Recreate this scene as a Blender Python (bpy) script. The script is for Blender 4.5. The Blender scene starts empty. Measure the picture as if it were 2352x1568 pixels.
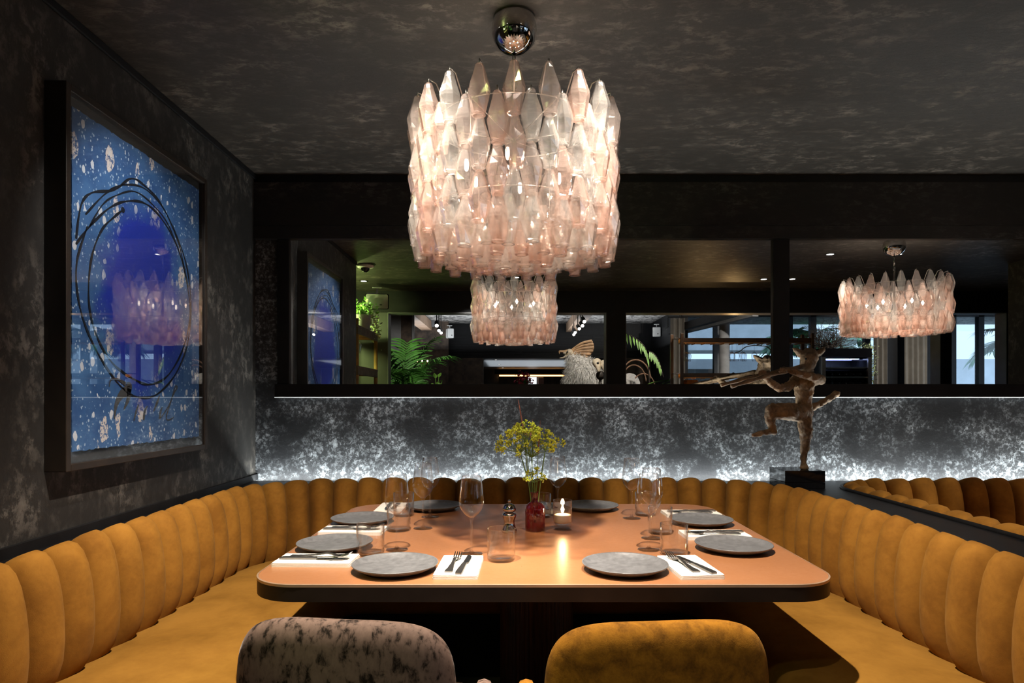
import bpy, math, random
from mathutils import Vector, Matrix
random.seed(7)
R = math.radians
scene = bpy.context.scene
COL = scene.collection

# ------------------------------------------------------------------ camera
F = 1500.0; CX = 1181.0; CY = 914.0; EYE = 1.25; YM = 3.60
cam_d = bpy.data.cameras.new('camera'); cam = bpy.data.objects.new('camera', cam_d)
COL.objects.link(cam); scene.camera = cam
cam.location = (0, 0, EYE); cam.rotation_euler = (R(90), 0, 0)
cam_d.sensor_width = 36.0; cam_d.lens = F / 2352 * 36.0
cam_d.shift_x = (1176 - CX) / 2352; cam_d.shift_y = (CY - 784) / 2352
cam_d.clip_start = 0.02; cam_d.clip_end = 100

# ------------------------------------------------------------------ view, world
scene.view_settings.view_transform = 'Standard'
scene.view_settings.look = 'None'
scene.view_settings.exposure = 0.12
scene.view_settings.gamma = 1.0
scene.view_settings.use_curve_mapping = False
cy = scene.cycles
cy.max_bounces = 7; cy.diffuse_bounces = 2; cy.glossy_bounces = 5
cy.transmission_bounces = 6; cy.transparent_max_bounces = 28
cy.caustics_reflective = False; cy.caustics_refractive = False
cy.sample_clamp_indirect = 4.0
cy.use_denoising = True; cy.use_adaptive_sampling = True; cy.adaptive_threshold = 0.02
world = bpy.data.worlds.new('world'); scene.world = world
world.use_nodes = True
bg = world.node_tree.nodes['Background']
bg.inputs['Color'].default_value = (0.50, 0.66, 0.86, 1); bg.inputs['Strength'].default_value = 1.9

def light(name, kind, loc, power, color, rot=(0, 0, 0), size=0.05, size_y=None, spot=None, blend=0.3, parent=None):
    d = bpy.data.lights.new(name, kind); d.energy = power; d.color = color
    if kind == 'AREA':
        d.shape = 'RECTANGLE' if size_y else 'SQUARE'; d.size = size
        if size_y: d.size_y = size_y
    else: d.shadow_soft_size = size
    if kind == 'SPOT': d.spot_size = R(spot); d.spot_blend = blend
    o = bpy.data.objects.new(name, d); o.location = loc; o.rotation_euler = rot
    COL.objects.link(o)
    if parent: o.parent = parent
    return o
def aim(o, target):
    o.rotation_euler = (Vector(target) - Vector(o.location)).to_track_quat('-Z', 'Y').to_euler()

s = light('downlight_beam', 'SPOT', (-0.55, 1.95, 2.455), 60, (1, 0.95, 0.88), size=0.018, spot=58, blend=0.6); aim(s, (-1.38, 2.45, 1.55))
s = light('downlight_beam', 'SPOT', (0.02, 0.55, 2.455), 45, (1, 0.9, 0.78), size=0.018, spot=60, blend=0.7); aim(s, (0.0, 1.38, 0.62))  # aisle downlight added to brighten the backs of the chairs
# recessed ceiling spots over the table, LED strip in the gap behind the banquettes
SPOTS = [(-0.30, 1.62), (0.30, 1.62)]
for x, y in SPOTS:
    s = light('downlight_beam', 'SPOT', (x, y, 2.455), 300, (1, 0.87, 0.72), size=0.016, spot=76, blend=0.75)
    aim(s, (x * 1.9, 2.12, 0.7))
for x, y in [(2.70, 1.62), (3.28, 1.62)]:
    s = light('downlight_beam', 'SPOT', (x, y, 2.455), 200, (1, 0.87, 0.72), size=0.02, spot=76, blend=0.75)
    aim(s, (x, 2.4, 0.7))
for x0, x1 in [(-1.42, 1.50), (1.50, 4.5)]:
    light('led_strip_light', 'AREA', ((x0 + x1) / 2, 3.570, 0.780), 24.0 * (x1 - x0) / 3, (0.95, 1.0, 0.97), rot=(R(180 + 12), 0, 0), size=(x1 - x0), size_y=0.018)
# lamp among the plants of the side aisle, spots in the rooms behind the camera
light('plant_uplight', 'POINT', (-1.95, 0.62, 1.98), 55, (0.75, 0.95, 0.30), size=0.06)
s = light('downlight_beam', 'SPOT', (-1.58, 0.34, 2.45), 30, (0.95, 1.0, 0.7), size=0.02, spot=50); aim(s, (-1.60, 0.42, 1.9))
for x, y in [(2.58, 0.45), (2.87, 0.46)]:
    s = light('downlight_beam', 'SPOT', (x, y, 2.455), 160, (1, 0.94, 0.86), size=0.02, spot=70, blend=0.6)
for (x, y, z, tx, ty, tz, p) in [(1.1, -0.65, 2.75, 0.98, -2.0, 1.5, 130), (-0.2, 0.0, 2.2, -1.2, -1.35, 1.6, 160), (2.2, -0.6, 2.7, 1.9, -1.6, 1.5, 80), (3.2, -0.7, 2.78, 2.9, -4.0, 1.6, 150), (5.2, -0.8, 2.78, 4.6, -2.2, 1.6, 110), (6.8, -1.0, 2.78, 6.7, -4.1, 1.6, 220)]:
    s = light('added_spot_beam', 'SPOT', (x, y, z), p, (1, 0.93, 0.84), size=0.03, spot=60, blend=0.6); aim(s, (tx, ty, tz))  # added spots without fixtures, brightening bird, palm, rack, fridge and curtains
light('far_room_glow', 'AREA', (0.6, -9.6, 2.05), 30, (0.85, 0.92, 1.0), rot=(R(180), 0, 0), size=2.6, size_y=3.0)
light('ceiling_wash', 'AREA', (0.2, -5.4, 2.25), 60, (0.9, 0.95, 1.0), rot=(R(180), 0, 0), size=5, size_y=1.5)  # unseen upward light added to brighten the carved ceiling

# ------------------------------------------------------------------ pixel helpers
def V(px, py, Y):                       # seen directly, at depth Y
    return Vector(((px - CX) * Y / F, Y, EYE - (py - CY) * Y / F))
def VM(px, py, D):                      # seen in the wall mirror, at virtual depth D
    return Vector(((px - CX) * D / F, 2 * YM - D, EYE - (py - CY) * D / F))
def T(px, py, z=0.75):                  # on the table plane
    Y = (EYE - z) * F / (py - CY)
    return Vector(((px - CX) * Y / F, Y, z))

# ------------------------------------------------------------------ object helpers
def tag(o, label=None, cat=None, group=None, kind=None):
    if label: o['label'] = label
    if cat: o['category'] = cat
    if group: o['group'] = group
    if kind: o['kind'] = kind
    return o
def empty(name, loc=(0, 0, 0), rz=0.0):
    o = bpy.data.objects.new(name, None); o.location = loc; o.rotation_euler = (0, 0, rz)
    o.empty_display_size = 0.05; COL.objects.link(o); return o
def thing(name, label, cat, loc=(0, 0, 0), rz=0.0, group=None):
    return tag(empty(name, loc, rz), label, cat, group)

class MB:
    def __init__(self): self.v = []; self.f = []
    def add(self, verts, faces):
        b = len(self.v); self.v += [tuple(p) for p in verts]
        self.f += [tuple(i + b for i in f) for f in faces]; return self
    def box(self, x0, x1, y0, y1, z0, z1):
        return self.add([(x0, y0, z0), (x1, y0, z0), (x1, y1, z0), (x0, y1, z0), (x0, y0, z1), (x1, y0, z1), (x1, y1, z1), (x0, y1, z1)],
                        [(0, 3, 2, 1), (4, 5, 6, 7), (0, 1, 5, 4), (1, 2, 6, 5), (2, 3, 7, 6), (3, 0, 4, 7)])
    def bar(self, a, b, w, h=None, up=(0, 0, 1)):
        a = Vector(a); b = Vector(b); h = h or w; d = (b - a).normalized(); up = Vector(up)
        if abs(d.dot(up)) > 0.98: up = Vector((0, 1, 0))
        s = d.cross(up).normalized() * w / 2; u = s.cross(d).normalized() * h / 2
        vs = [p + i * s + j * u for p in (a, b) for i, j in ((-1, -1), (1, -1), (1, 1), (-1, 1))]
        return self.add(vs, [(0, 1, 2, 3), (7, 6, 5, 4), (0, 4, 5, 1), (1, 5, 6, 2), (2, 6, 7, 3), (3, 7, 4, 0)])
    def tube(self, pts, r, n=8, caps=True, closed=False):
        pts = [Vector(p) for p in pts]; m = len(pts); rs = r if isinstance(r, (list, tuple)) else [r] * m
        t0 = (pts[1] - pts[0]).normalized()
        ref = Vector((0, 0, 1)) if abs(t0.z) < 0.9 else Vector((1, 0, 0))
        s = t0.cross(ref).normalized(); vs = []; fs = []
        for i, p in enumerate(pts):
            if closed: t = (pts[(i + 1) % m] - pts[i - 1]).normalized()
            else: t = (pts[min(i + 1, m - 1)] - pts[max(i - 1, 0)]).normalized()
            s = (s - t * s.dot(t))
            s = s.normalized() if s.length > 1e-6 else t.orthogonal().normalized()
            u = t.cross(s)
            for k in range(n):
                a = 2 * math.pi * k / n
                vs.append(p + (s * math.cos(a) + u * math.sin(a)) * rs[i])
        for i in range(m if closed else m - 1):
            for k in range(n):
                a = i * n + k; b = i * n + (k + 1) % n; c = ((i + 1) % m) * n
                fs.append((a, b, c + (k + 1) % n, c + k))
        if caps and not closed:
            fs.append(tuple(range(n - 1, -1, -1))); fs.append(tuple((m - 1) * n + k for k in range(n)))
        return self.add(vs, fs)
    def lathe(self, prof, n=24, c=(0, 0, 0), cap0=False, cap1=False):
        vs = []; fs = []; m = len(prof)
        for r, z in prof:
            for k in range(n):
                a = 2 * math.pi * k / n; vs.append((c[0] + r * math.cos(a), c[1] + r * math.sin(a), c[2] + z))
        for i in range(m - 1):
            for k in range(n):
                fs.append((i * n + k, i * n + (k + 1) % n, (i + 1) * n + (k + 1) % n, (i + 1) * n + k))
        if cap0: fs.append(tuple(range(n - 1, -1, -1)))
        if cap1: fs.append(tuple((m - 1) * n + k for k in range(n)))
        return self.add(vs, fs)
    def prism(self, poly, z0, z1):
        n = len(poly); vs = [(x, y, z0) for x, y in poly] + [(x, y, z1) for x, y in poly]
        fs = [tuple(range(n - 1, -1, -1)), tuple(range(n, 2 * n))] + [(i, (i + 1) % n, n + (i + 1) % n, n + i) for i in range(n)]
        return self.add(vs, fs)
    def grid(self, rows, cu=False, cv=False):
        m = len(rows); n = len(rows[0]); vs = [p for r in rows for p in r]; fs = []
        for i in range(m if cu else m - 1):
            for j in range(n if cv else n - 1):
                fs.append((i * n + j, i * n + (j + 1) % n, ((i + 1) % m) * n + (j + 1) % n, ((i + 1) % m) * n + j))
        return self.add(vs, fs)
    def pillow(self, w, h, t, n=14, m=5.0, edge=6.0, bend=0.0, c=(0, 0, 0)):
        """rounded slab in the XZ plane, thickness along Y"""
        c = Vector(c)
        def pt(u, v, side):
            r = max(abs(u), abs(v)); a = math.atan2(v, u)
            ca, sa = math.cos(a), math.sin(a)
            k = (abs(ca) ** m + abs(sa) ** m) ** (-1 / m)
            x, z = r * k * ca * w / 2, r * k * sa * h / 2
            th = t / 2 * (max(0.0, 1 - r ** edge)) ** 0.5
            return c + Vector((x, side * th + bend * x * x, z))
        g = [math.sin((2 * i / n - 1) * math.pi / 2) for i in range(n + 1)]
        for side in (1, -1):
            rows = [[pt(u, v, side) for u in g] for v in g]
            if side < 0: rows = [r[::-1] for r in rows]
            self.grid(rows)
        return self
    def ball(self, c, r, n=10, sz=1.0):
        return self.lathe([(r * math.sin(math.pi * i / n) + 1e-5, -r * sz * math.cos(math.pi * i / n)) for i in range(n + 1)], n * 2 if n < 8 else 14, c)
    def mesh(self, name, smooth=False):
        me = bpy.data.meshes.new(name); me.from_pydata(self.v, [], self.f)
        if smooth: me.polygons.foreach_set('use_smooth', [True] * len(me.polygons))
        me.update(); return me
    def build(self, name, mat, parent=None, smooth=False, weld=0.0, sharp=None):
        me = self.mesh(name, smooth or sharp is not None)
        if weld or sharp is not None:
            import bmesh
            bm = bmesh.new(); bm.from_mesh(me)
            bmesh.ops.remove_doubles(bm, verts=bm.verts, dist=weld or 1e-5)
            bmesh.ops.recalc_face_normals(bm, faces=bm.faces)
            bm.to_mesh(me); bm.free()
            if sharp is not None: me.set_sharp_from_angle(angle=R(sharp))
        return link(name, me, mat, parent)
def link(name, me, mat, parent=None):
    o = bpy.data.objects.new(name, me)
    if mat and not me.materials: me.materials.append(mat)
    COL.objects.link(o)
    if parent: o.parent = parent
    return o
def copy_tree(o, parent=None):
    c = o.copy(); COL.objects.link(c); c.parent = parent
    for ch in list(o.children):
        if ch.type in ('MESH', 'EMPTY'): copy_tree(ch, c)
    return c
def bevel(o, w=0.004, seg=2):
    m = o.modifiers.new('bevel', 'BEVEL'); m.width = w; m.segments = seg; m.limit_method = 'ANGLE'; return o
def spline(pts, n=8):
    P = [Vector(p) for p in pts]; out = []
    for i in range(len(P) - 1):
        p0 = P[max(i - 1, 0)]; p1 = P[i]; p2 = P[i + 1]; p3 = P[min(i + 2, len(P) - 1)]
        for k in range(n):
            t = k / n
            out.append(0.5 * ((2 * p1) + (p2 - p0) * t + (2 * p0 - 5 * p1 + 4 * p2 - p3) * t * t + (3 * p1 - p0 - 3 * p2 + p3) * t ** 3))
    out.append(P[-1]); return out

# ------------------------------------------------------------------ materials
class NT:
    def __init__(self, name):
        self.m = bpy.data.materials.new(name); self.m.use_nodes = True
        self.t = self.m.node_tree; self.t.nodes.clear()
        self.out = self.t.nodes.new('ShaderNodeOutputMaterial')
    def n(self, kind, **kw):
        nd = self.t.nodes.new('ShaderNode' + kind)
        for k, v in kw.items():
            if k.startswith('_'): setattr(nd, k[1:], v)
            else:
                key = k.replace('__', ' ')
                key = int(key[1:]) if key[0] == 'i' and key[1:].isdigit() else key
                self.set(nd, key, v)
        return nd
    def set(self, nd, key, v):
        s = nd.inputs[key]
        if isinstance(v, bpy.types.NodeSocket): self.t.links.new(v, s)
        else:
            if isinstance(v, (tuple, list)) and len(v) == 3 and s.type == 'RGBA': v = (*v, 1)
            s.default_value = v
    def coord(self, scale=(1, 1, 1), rot=(0, 0, 0), kind='Object'):
        tc = self.n('TexCoord'); mp = self.n('Mapping', Vector=tc.outputs[kind])
        mp.inputs['Scale'].default_value = scale; mp.inputs['Rotation'].default_value = rot
        return mp.outputs[0]
    def noise(self, vec, scale, detail=4, rough=0.55, dist=0.0):
        return self.n('TexNoise', Vector=vec, Scale=scale, Detail=detail, Roughness=rough, Distortion=dist).outputs['Fac']
    def ramp(self, fac, stops):
        nd = self.n('ValToRGB', Fac=fac); e = nd.color_ramp.elements
        while len(e) < len(stops): e.new(0.5)
        for i, (p, c) in enumerate(stops):
            e[i].position = p; e[i].color = (c, c, c, 1) if isinstance(c, (int, float)) else (*c, 1)
        return nd.outputs['Color']
    def math(self, op, a, b=0.0, clamp=False):
        nd = self.n('Math', _operation=op, _use_clamp=clamp); self.set(nd, 0, a); self.set(nd, 1, b); return nd.outputs[0]
    def mix(self, fac, a, b, blend='MIX'):
        nd = self.n('Mix', _data_type='RGBA', _blend_type=blend)
        self.set(nd, 0, fac); self.set(nd, 6, a); self.set(nd, 7, b); return nd.outputs[2]
    def bump(self, h, strength=0.3, dist=0.01):
        return self.n('Bump', Height=h, Strength=strength, Distance=dist).outputs[0]
    def prin(self, color, rough=0.5, metal=0.0, normal=None, **kw):
        b = self.n('BsdfPrincipled'); self.set(b, 'Base Color', color); self.set(b, 'Roughness', rough); self.set(b, 'Metallic', metal)
        if normal: self.set(b, 'Normal', normal)
        for k, v in kw.items(): self.set(b, k.replace('__', ' '), v)
        return b.outputs[0]
    def done(self, sh):
        self.t.links.new(sh, self.out.inputs['Surface']); return self.m

def simple(name, color, rough=0.5, metal=0.0, var=0.0, scale=8, bump=0.0, **kw):
    t = NT(name)
    co = t.coord(); nz = t.noise(co, scale, 5)
    c = t.mix(t.ramp(nz, [(0.3, 0.0), (0.7, 1.0)]), tuple(x * (1 - var) for x in color), tuple(min(1, x * (1 + var)) for x in color))
    nrm = t.bump(nz, bump, 0.01) if bump else None
    return t.done(t.prin(c, rough, metal, nrm, **kw))

def plaster(name, dark, fleck, cover=0.52, s1=3.0, s2=26.0, stretch=(1, 1, 1), rough=0.42, amount=1.0, metal=0.0):
    """black brushed plaster with silvery flecks"""
    t = NT(name); co = t.coord(stretch)
    a = t.noise(co, s1, 6, 0.62, 0.25); b = t.noise(co, s2, 9, 0.74, 0.25); c = t.noise(co, s1 * 2.7, 6, 0.65, 0.2)
    ma = t.ramp(a, [(cover - 0.10, 0.0), (cover + 0.16, 1.0)])
    mb = t.ramp(b, [(0.485, 0.0), (0.59, 1.0)])
    mc = t.ramp(c, [(0.40, 0.15), (0.66, 1.0)])
    m = t.math('MULTIPLY', t.math('MULTIPLY', ma, mb), mc)
    soft = t.math('MULTIPLY', t.math('MULTIPLY', ma, mc), 0.10)
    m = t.math('MULTIPLY', t.math('ADD', m, soft), amount, True)
    col = t.mix(m, dark, fleck)
    rg = t.ramp(m, [(0.0, rough + 0.12), (1.0, rough - 0.08)])
    return t.done(t.prin(col, rg, metal, t.bump(t.math('ADD', b, t.math('MULTIPLY', a, 0.4)), 0.35, 0.006), **{'Specular IOR Level': 0.4}))

M = {}
M['wall_back'] = plaster('black_silver_plaster_back', (0.012, 0.013, 0.016), (0.58, 0.63, 0.68), cover=0.49, s1=3.6, s2=58)
M['wall_side'] = plaster('black_silver_plaster_side', (0.014, 0.013, 0.0125), (0.20, 0.18, 0.16), cover=0.48, s1=2.8, s2=24, stretch=(1, 1, 0.75), amount=0.8)
M['ceil'] = plaster('brushed_black_ceiling', (0.024, 0.020, 0.0165), (0.165, 0.142, 0.12), cover=0.46, s1=3.2, s2=20, stretch=(0.75, 1.25, 1), rough=0.36)
M['band'] = plaster('black_plaster_band', (0.008, 0.008, 0.009), (0.11, 0.10, 0.10), cover=0.52, s1=3.0, s2=24, stretch=(0.6, 1, 1.3), amount=0.7)
M['black'] = simple('black_painted_wood', (0.006, 0.006, 0.007), 0.5, var=0.3, scale=14, bump=0.05, **{'Specular IOR Level': 0.25})
M['blackgloss'] = simple('black_lacquer', (0.004, 0.004, 0.005), 0.08, var=0.2)
M['ledge'] = simple('black_ledge', (0.006, 0.006, 0.007), 0.4, var=0.25, scale=20, bump=0.04, **{'Specular IOR Level': 0.25})
M['floor'] = simple('dark_floor_boards', (0.075, 0.06, 0.05), 0.5, var=0.4, scale=5, bump=0.1)
M['steel'] = simple('brushed_steel', (0.28, 0.27, 0.26), 0.24, 1.0, var=0.1)
M['cutlery'] = simple('dark_steel_cutlery', (0.30, 0.29, 0.28), 0.33, 1.0, var=0.1)
M['chrome'] = simple('chrome', (0.62, 0.60, 0.58), 0.05, 1.0, var=0.02)
M['wire'] = simple('nickel_wire', (0.45, 0.43, 0.40), 0.3, 1.0, var=0.05)
M['plate'] = simple('slate_stoneware', (0.13, 0.132, 0.14), 0.36, var=0.25, scale=60, bump=0.12)
M['napkin'] = simple('white_linen', (0.80, 0.76, 0.70), 0.85, var=0.03, scale=200, bump=0.1)
M['leaf'] = simple('green_leaf', (0.05, 0.16, 0.025), 0.38, var=0.5, scale=6)
M['leaf_out'] = simple('garden_leaf', (0.10, 0.32, 0.15), 0.4, var=0.4, scale=6)
M['leaf_bright'] = simple('bright_green_leaf', (0.16, 0.34, 0.05), 0.4, var=0.4, scale=9)
M['leaf_white'] = simple('variegated_leaf', (0.48, 0.58, 0.32), 0.5, var=0.5, scale=40)
M['bamboo'] = simple('bamboo_wood', (0.30, 0.16, 0.05), 0.5, var=0.4, scale=9)
M['greywood'] = simple('weathered_wood', (0.14, 0.11, 0.075), 0.7, var=0.4, scale=14)
M['rackwood'] = simple('dark_rack_wood', (0.06, 0.028, 0.012), 0.4, var=0.4, scale=12)
M['brass'] = simple('brass', (0.55, 0.30, 0.09), 0.28, 1.0, var=0.15)
M['speaker'] = simple('grey_plastic', (0.30, 0.30, 0.29), 0.55, var=0.05)
M['speaker_w'] = simple('white_plastic', (0.55, 0.55, 0.54), 0.5, var=0.05)
M['rubber'] = simple('black_plastic', (0.012, 0.012, 0.012), 0.4, var=0.1)
M['twig'] = simple('dark_twig', (0.035, 0.025, 0.018), 0.7, var=0.4, scale=30)
M['feather'] = simple('white_plumage', (0.80, 0.77, 0.72), 0.9, var=0.25, scale=30)
M['bone'] = simple('bone', (0.55, 0.46, 0.33), 0.6, var=0.3, scale=20)
M['quill'] = simple('tan_quill', (0.42, 0.26, 0.14), 0.55, var=0.45, scale=12)
M['curtain'] = simple('beige_curtain', (0.24, 0.215, 0.18), 0.9, var=0.15, scale=6)
M['concrete'] = simple('concrete', (0.30, 0.30, 0.30), 0.75, var=0.3, scale=5, bump=0.2)
M['extwall'] = simple('pale_render', (0.55, 0.58, 0.62), 0.8, var=0.15, scale=2)
M['greydark'] = simple('charcoal_panel', (0.035, 0.034, 0.033), 0.5, var=0.3, scale=3)
M['corten'] = simple('mottled_brown_wall', (0.055, 0.036, 0.024), 0.7, var=0.7, scale=9, bump=0.2)
M['beam'] = simple('tan_beam', (0.32, 0.21, 0.14), 0.6, var=0.2, scale=4)
M['pink'] = simple('pink_render', (0.45, 0.27, 0.23), 0.8, var=0.1)
M['shade_orange'] = simple('amber_hide_shade', (0.55, 0.18, 0.03), 0.6, var=0.35, scale=14)
M['red'] = simple('red_blossom', (0.45, 0.03, 0.04), 0.6, var=0.3, scale=20)
M['wax'] = simple('candle_wax', (0.85, 0.80, 0.72), 0.4, var=0.02)
M['rope'] = simple('twisted_rope', (0.32, 0.18, 0.11), 0.8, var=0.4, scale=60)
M['bottle'] = simple('dark_bottle_glass', (0.02, 0.022, 0.03), 0.08, var=0.2)
M['ink'] = simple('black_ink', (0.006, 0.008, 0.014), 0.55, var=0.2)
M['greyink'] = simple('grey_ink', (0.055, 0.055, 0.055), 0.6, var=0.1)
M['frame_w'] = simple('dark_walnut_frame', (0.016, 0.011, 0.008), 0.42, var=0.3, scale=12)

def emit(name, color, strength):
    t = NT(name); e = t.n('Emission', Color=(*color, 1), Strength=strength); return t.done(e.outputs[0])
M['bulb'] = emit('warm_bulb', (1, 0.85, 0.68), 6.0)
M['flame'] = emit('candle_flame', (1, 0.66, 0.30), 60.0)
M['spotface'] = emit('spot_lens', (1, 0.95, 0.88), 9.0)
M['ledbar'] = emit('amber_led', (1, 0.48, 0.16), 5.0)
M['fridge_light'] = emit('fridge_light', (0.45, 0.5, 1.0), 1.6)
M['window_far'] = emit('bright_far_window', (0.9, 0.95, 1.0), 1.6)

def velvet(name, c1, c2, sheen=(1, 0.75, 0.35), blotch=0.0, scale=5.0, sw=0.05, rough=0.85):
    t = NT(name); co = t.coord()
    a = t.noise(co, scale, 5, 0.6, 0.4); b = t.noise(co, scale * 9, 3, 0.6)
    f = t.ramp(t.math('ADD', t.math('MULTIPLY', a, 0.8), t.math('MULTIPLY', b, 0.2)), [(0.36, 0.0), (0.62, 1.0)])
    col = t.mix(f, c1, c2)
    fine = t.noise(co, 420, 2, 0.6)
    return t.done(t.prin(col, rough, 0, t.bump(t.math('ADD', fine, t.math('MULTIPLY', a, 2.0)), 0.12, 0.004),
                         **{'Sheen Weight': sw, 'Sheen Roughness': 0.6, 'Sheen Tint': (*sheen, 1), 'Specular IOR Level': 0.15}))
M['mustard'] = velvet('mustard_velvet', (0.188, 0.076, 0.009), (0.295, 0.130, 0.018), scale=8)
M['mustard_seat'] = velvet('mustard_velvet_seat', (0.21, 0.095, 0.011), (0.31, 0.148, 0.022), scale=4)
M['mustard_chair'] = velvet('mustard_chair_velvet', (0.13, 0.050, 0.004), (0.36, 0.150, 0.012), scale=26)
def mottled(name):
    t = NT(name); co = t.coord((1, 1, 0.55))
    a = t.noise(co, 60, 6, 0.62, 0.3); b = t.noise(co, 12, 4, 0.6, 0.2)
    f = t.ramp(t.math('ADD', t.math('MULTIPLY', a, 0.7), t.math('MULTIPLY', b, 0.3)), [(0.40, 0.0), (0.50, 0.75), (0.66, 1.0)])
    col = t.mix(f, (0.016, 0.010, 0.007), (0.22, 0.145, 0.115))
    return t.done(t.prin(col, 0.7, 0, t.bump(a, 0.15, 0.004), **{'Sheen Weight': 0.25, 'Sheen Roughness': 0.3, 'Sheen Tint': (1, 0.88, 0.82, 1), 'Specular IOR Level': 0.15}))
M['taupe'] = mottled('mottled_taupe_velvet')
def tabletop():
    t = NT('copper_brown_tabletop'); co = t.coord()
    a = t.noise(co, 3, 5); b = t.noise(co, 60, 6, 0.7)
    col = t.mix(t.ramp(a, [(0.3, 0), (0.7, 1)]), (0.30, 0.125, 0.052), (0.35, 0.152, 0.066))
    rg = t.ramp(b, [(0.3, 0.27), (0.8, 0.36)])
    return t.done(t.prin(col, rg, 0, t.bump(b, 0.03, 0.002), **{'Specular IOR Level': 0.45}))
M['tabletop'] = tabletop()
M['tableedge'] = simple('dark_bronze_edge', (0.035, 0.026, 0.022), 0.34, 0.6, var=0.35, scale=5)
M['rim'] = simple('pale_brass_rim', (0.75, 0.52, 0.36), 0.3, 0.7, var=0.1)
def fluted():
    t = NT('dark_oak_veneer'); co = t.coord((14, 14, 0.6))
    a = t.noise(co, 9, 6, 0.6, 0.3)
    col = t.mix(t.ramp(a, [(0.35, 0), (0.65, 1)]), (0.020, 0.009, 0.005), (0.11, 0.045, 0.022))
    return t.done(t.prin(col, 0.4, 0, t.bump(a, 0.2, 0.003)))
M['oak'] = fluted()
def mirror_mat():
    t = NT('mirror_silvering'); return t.done(t.n('BsdfGlossy', Color=(0.88, 0.89, 0.89, 1), Roughness=0.0).outputs[0])
M['mirror'] = mirror_mat()
def thin_glass(name, centre, edge, refl=0.05, grazing=0.75, power=3.2, rough=0.02, trans=0.0, transcol=(1, 1, 1), edgepow=1.6):
    """thin-walled glass: clear face on, tinted and reflecting towards grazing angles"""
    t = NT(name)
    fc = t.n('LayerWeight', Blend=0.5).outputs['Facing']
    tint = t.mix(t.math('POWER', fc, edgepow), centre, edge)
    tr = t.n('BsdfTransparent', Color=tint).outputs[0]
    gl = t.n('BsdfGlossy', Color=(1, 1, 1, 1), Roughness=rough).outputs[0]
    if trans:
        tl0 = t.n('BsdfTranslucent', Color=(*transcol, 1)).outputs[0]; df = t.n('BsdfDiffuse', Color=(*transcol, 1)).outputs[0]
        m0 = t.n('MixShader', Fac=0.35); t.t.links.new(tl0, m0.inputs[1]); t.t.links.new(df, m0.inputs[2]); tl = m0.outputs[0]
        mx = t.n('MixShader', Fac=trans); t.t.links.new(tr, mx.inputs[1]); t.t.links.new(tl, mx.inputs[2]); tr = mx.outputs[0]
    fac = t.math('ADD', t.math('MULTIPLY', t.math('POWER', fc, power), grazing), refl, True)
    mx = t.n('MixShader', Fac=fac); t.t.links.new(tr, mx.inputs[1]); t.t.links.new(gl, mx.inputs[2])
    return t.done(mx.outputs[0])
M['glass'] = thin_glass('clear_glass', (0.998, 0.998, 0.998), (0.84, 0.83, 0.82), 0.045, 0.95, 2.6, 0.03, edgepow=4.0)
M['glass_bar'] = thin_glass('bar_glass', (0.93, 0.95, 0.96), (0.22, 0.25, 0.28), 0.08, 0.9, 2.6, 0.03, edgepow=2.0)
M['pane'] = thin_glass('picture_glass', (0.99, 0.99, 0.99), (0.9, 0.92, 0.95), 0.06, 0.8, 3.5, 0.0)
M['wpane'] = thin_glass('window_glass', (0.93, 0.97, 0.98), (0.7, 0.8, 0.85), 0.06, 0.7, 3.5, 0.0)
M['vase'] = thin_glass('ruby_glass', (0.45, 0.07, 0.09), (0.20, 0.012, 0.03), 0.07, 0.75, 2.6, 0.02, 0.14, (0.7, 0.09, 0.12))
M['drop_clear'] = thin_glass('clear_drop_glass', (0.99, 0.985, 0.975), (0.62, 0.57, 0.54), 0.09, 0.8, 2.6, 0.10, 0.12, (1, 0.96, 0.93), 3.0)
M['drop_pink'] = thin_glass('rose_drop_glass', (0.985, 0.93, 0.90), (0.66, 0.34, 0.22), 0.09, 0.8, 2.6, 0.10, 0.15, (1, 0.80, 0.73), 2.4)
M['drop_smoke'] = thin_glass('pale_rose_drop_glass', (0.985, 0.96, 0.94), (0.64, 0.46, 0.37), 0.09, 0.8, 2.6, 0.10, 0.13, (1, 0.88, 0.84), 2.7)

def clay():
    t = NT('rough_bronze_clay'); co = t.coord()
    a = t.noise(co, 26, 8, 0.65, 0.5); b = t.noise(co, 7, 4)
    col = t.mix(t.ramp(t.math('ADD', t.math('MULTIPLY', a, 0.6), t.math('MULTIPLY', b, 0.4)), [(0.36, 0), (0.62, 1)]), (0.085, 0.050, 0.025), (0.40, 0.255, 0.135))
    return t.done(t.prin(col, 0.62, 0, t.bump(a, 0.9, 0.012)))
M['clay'] = clay()

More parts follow.
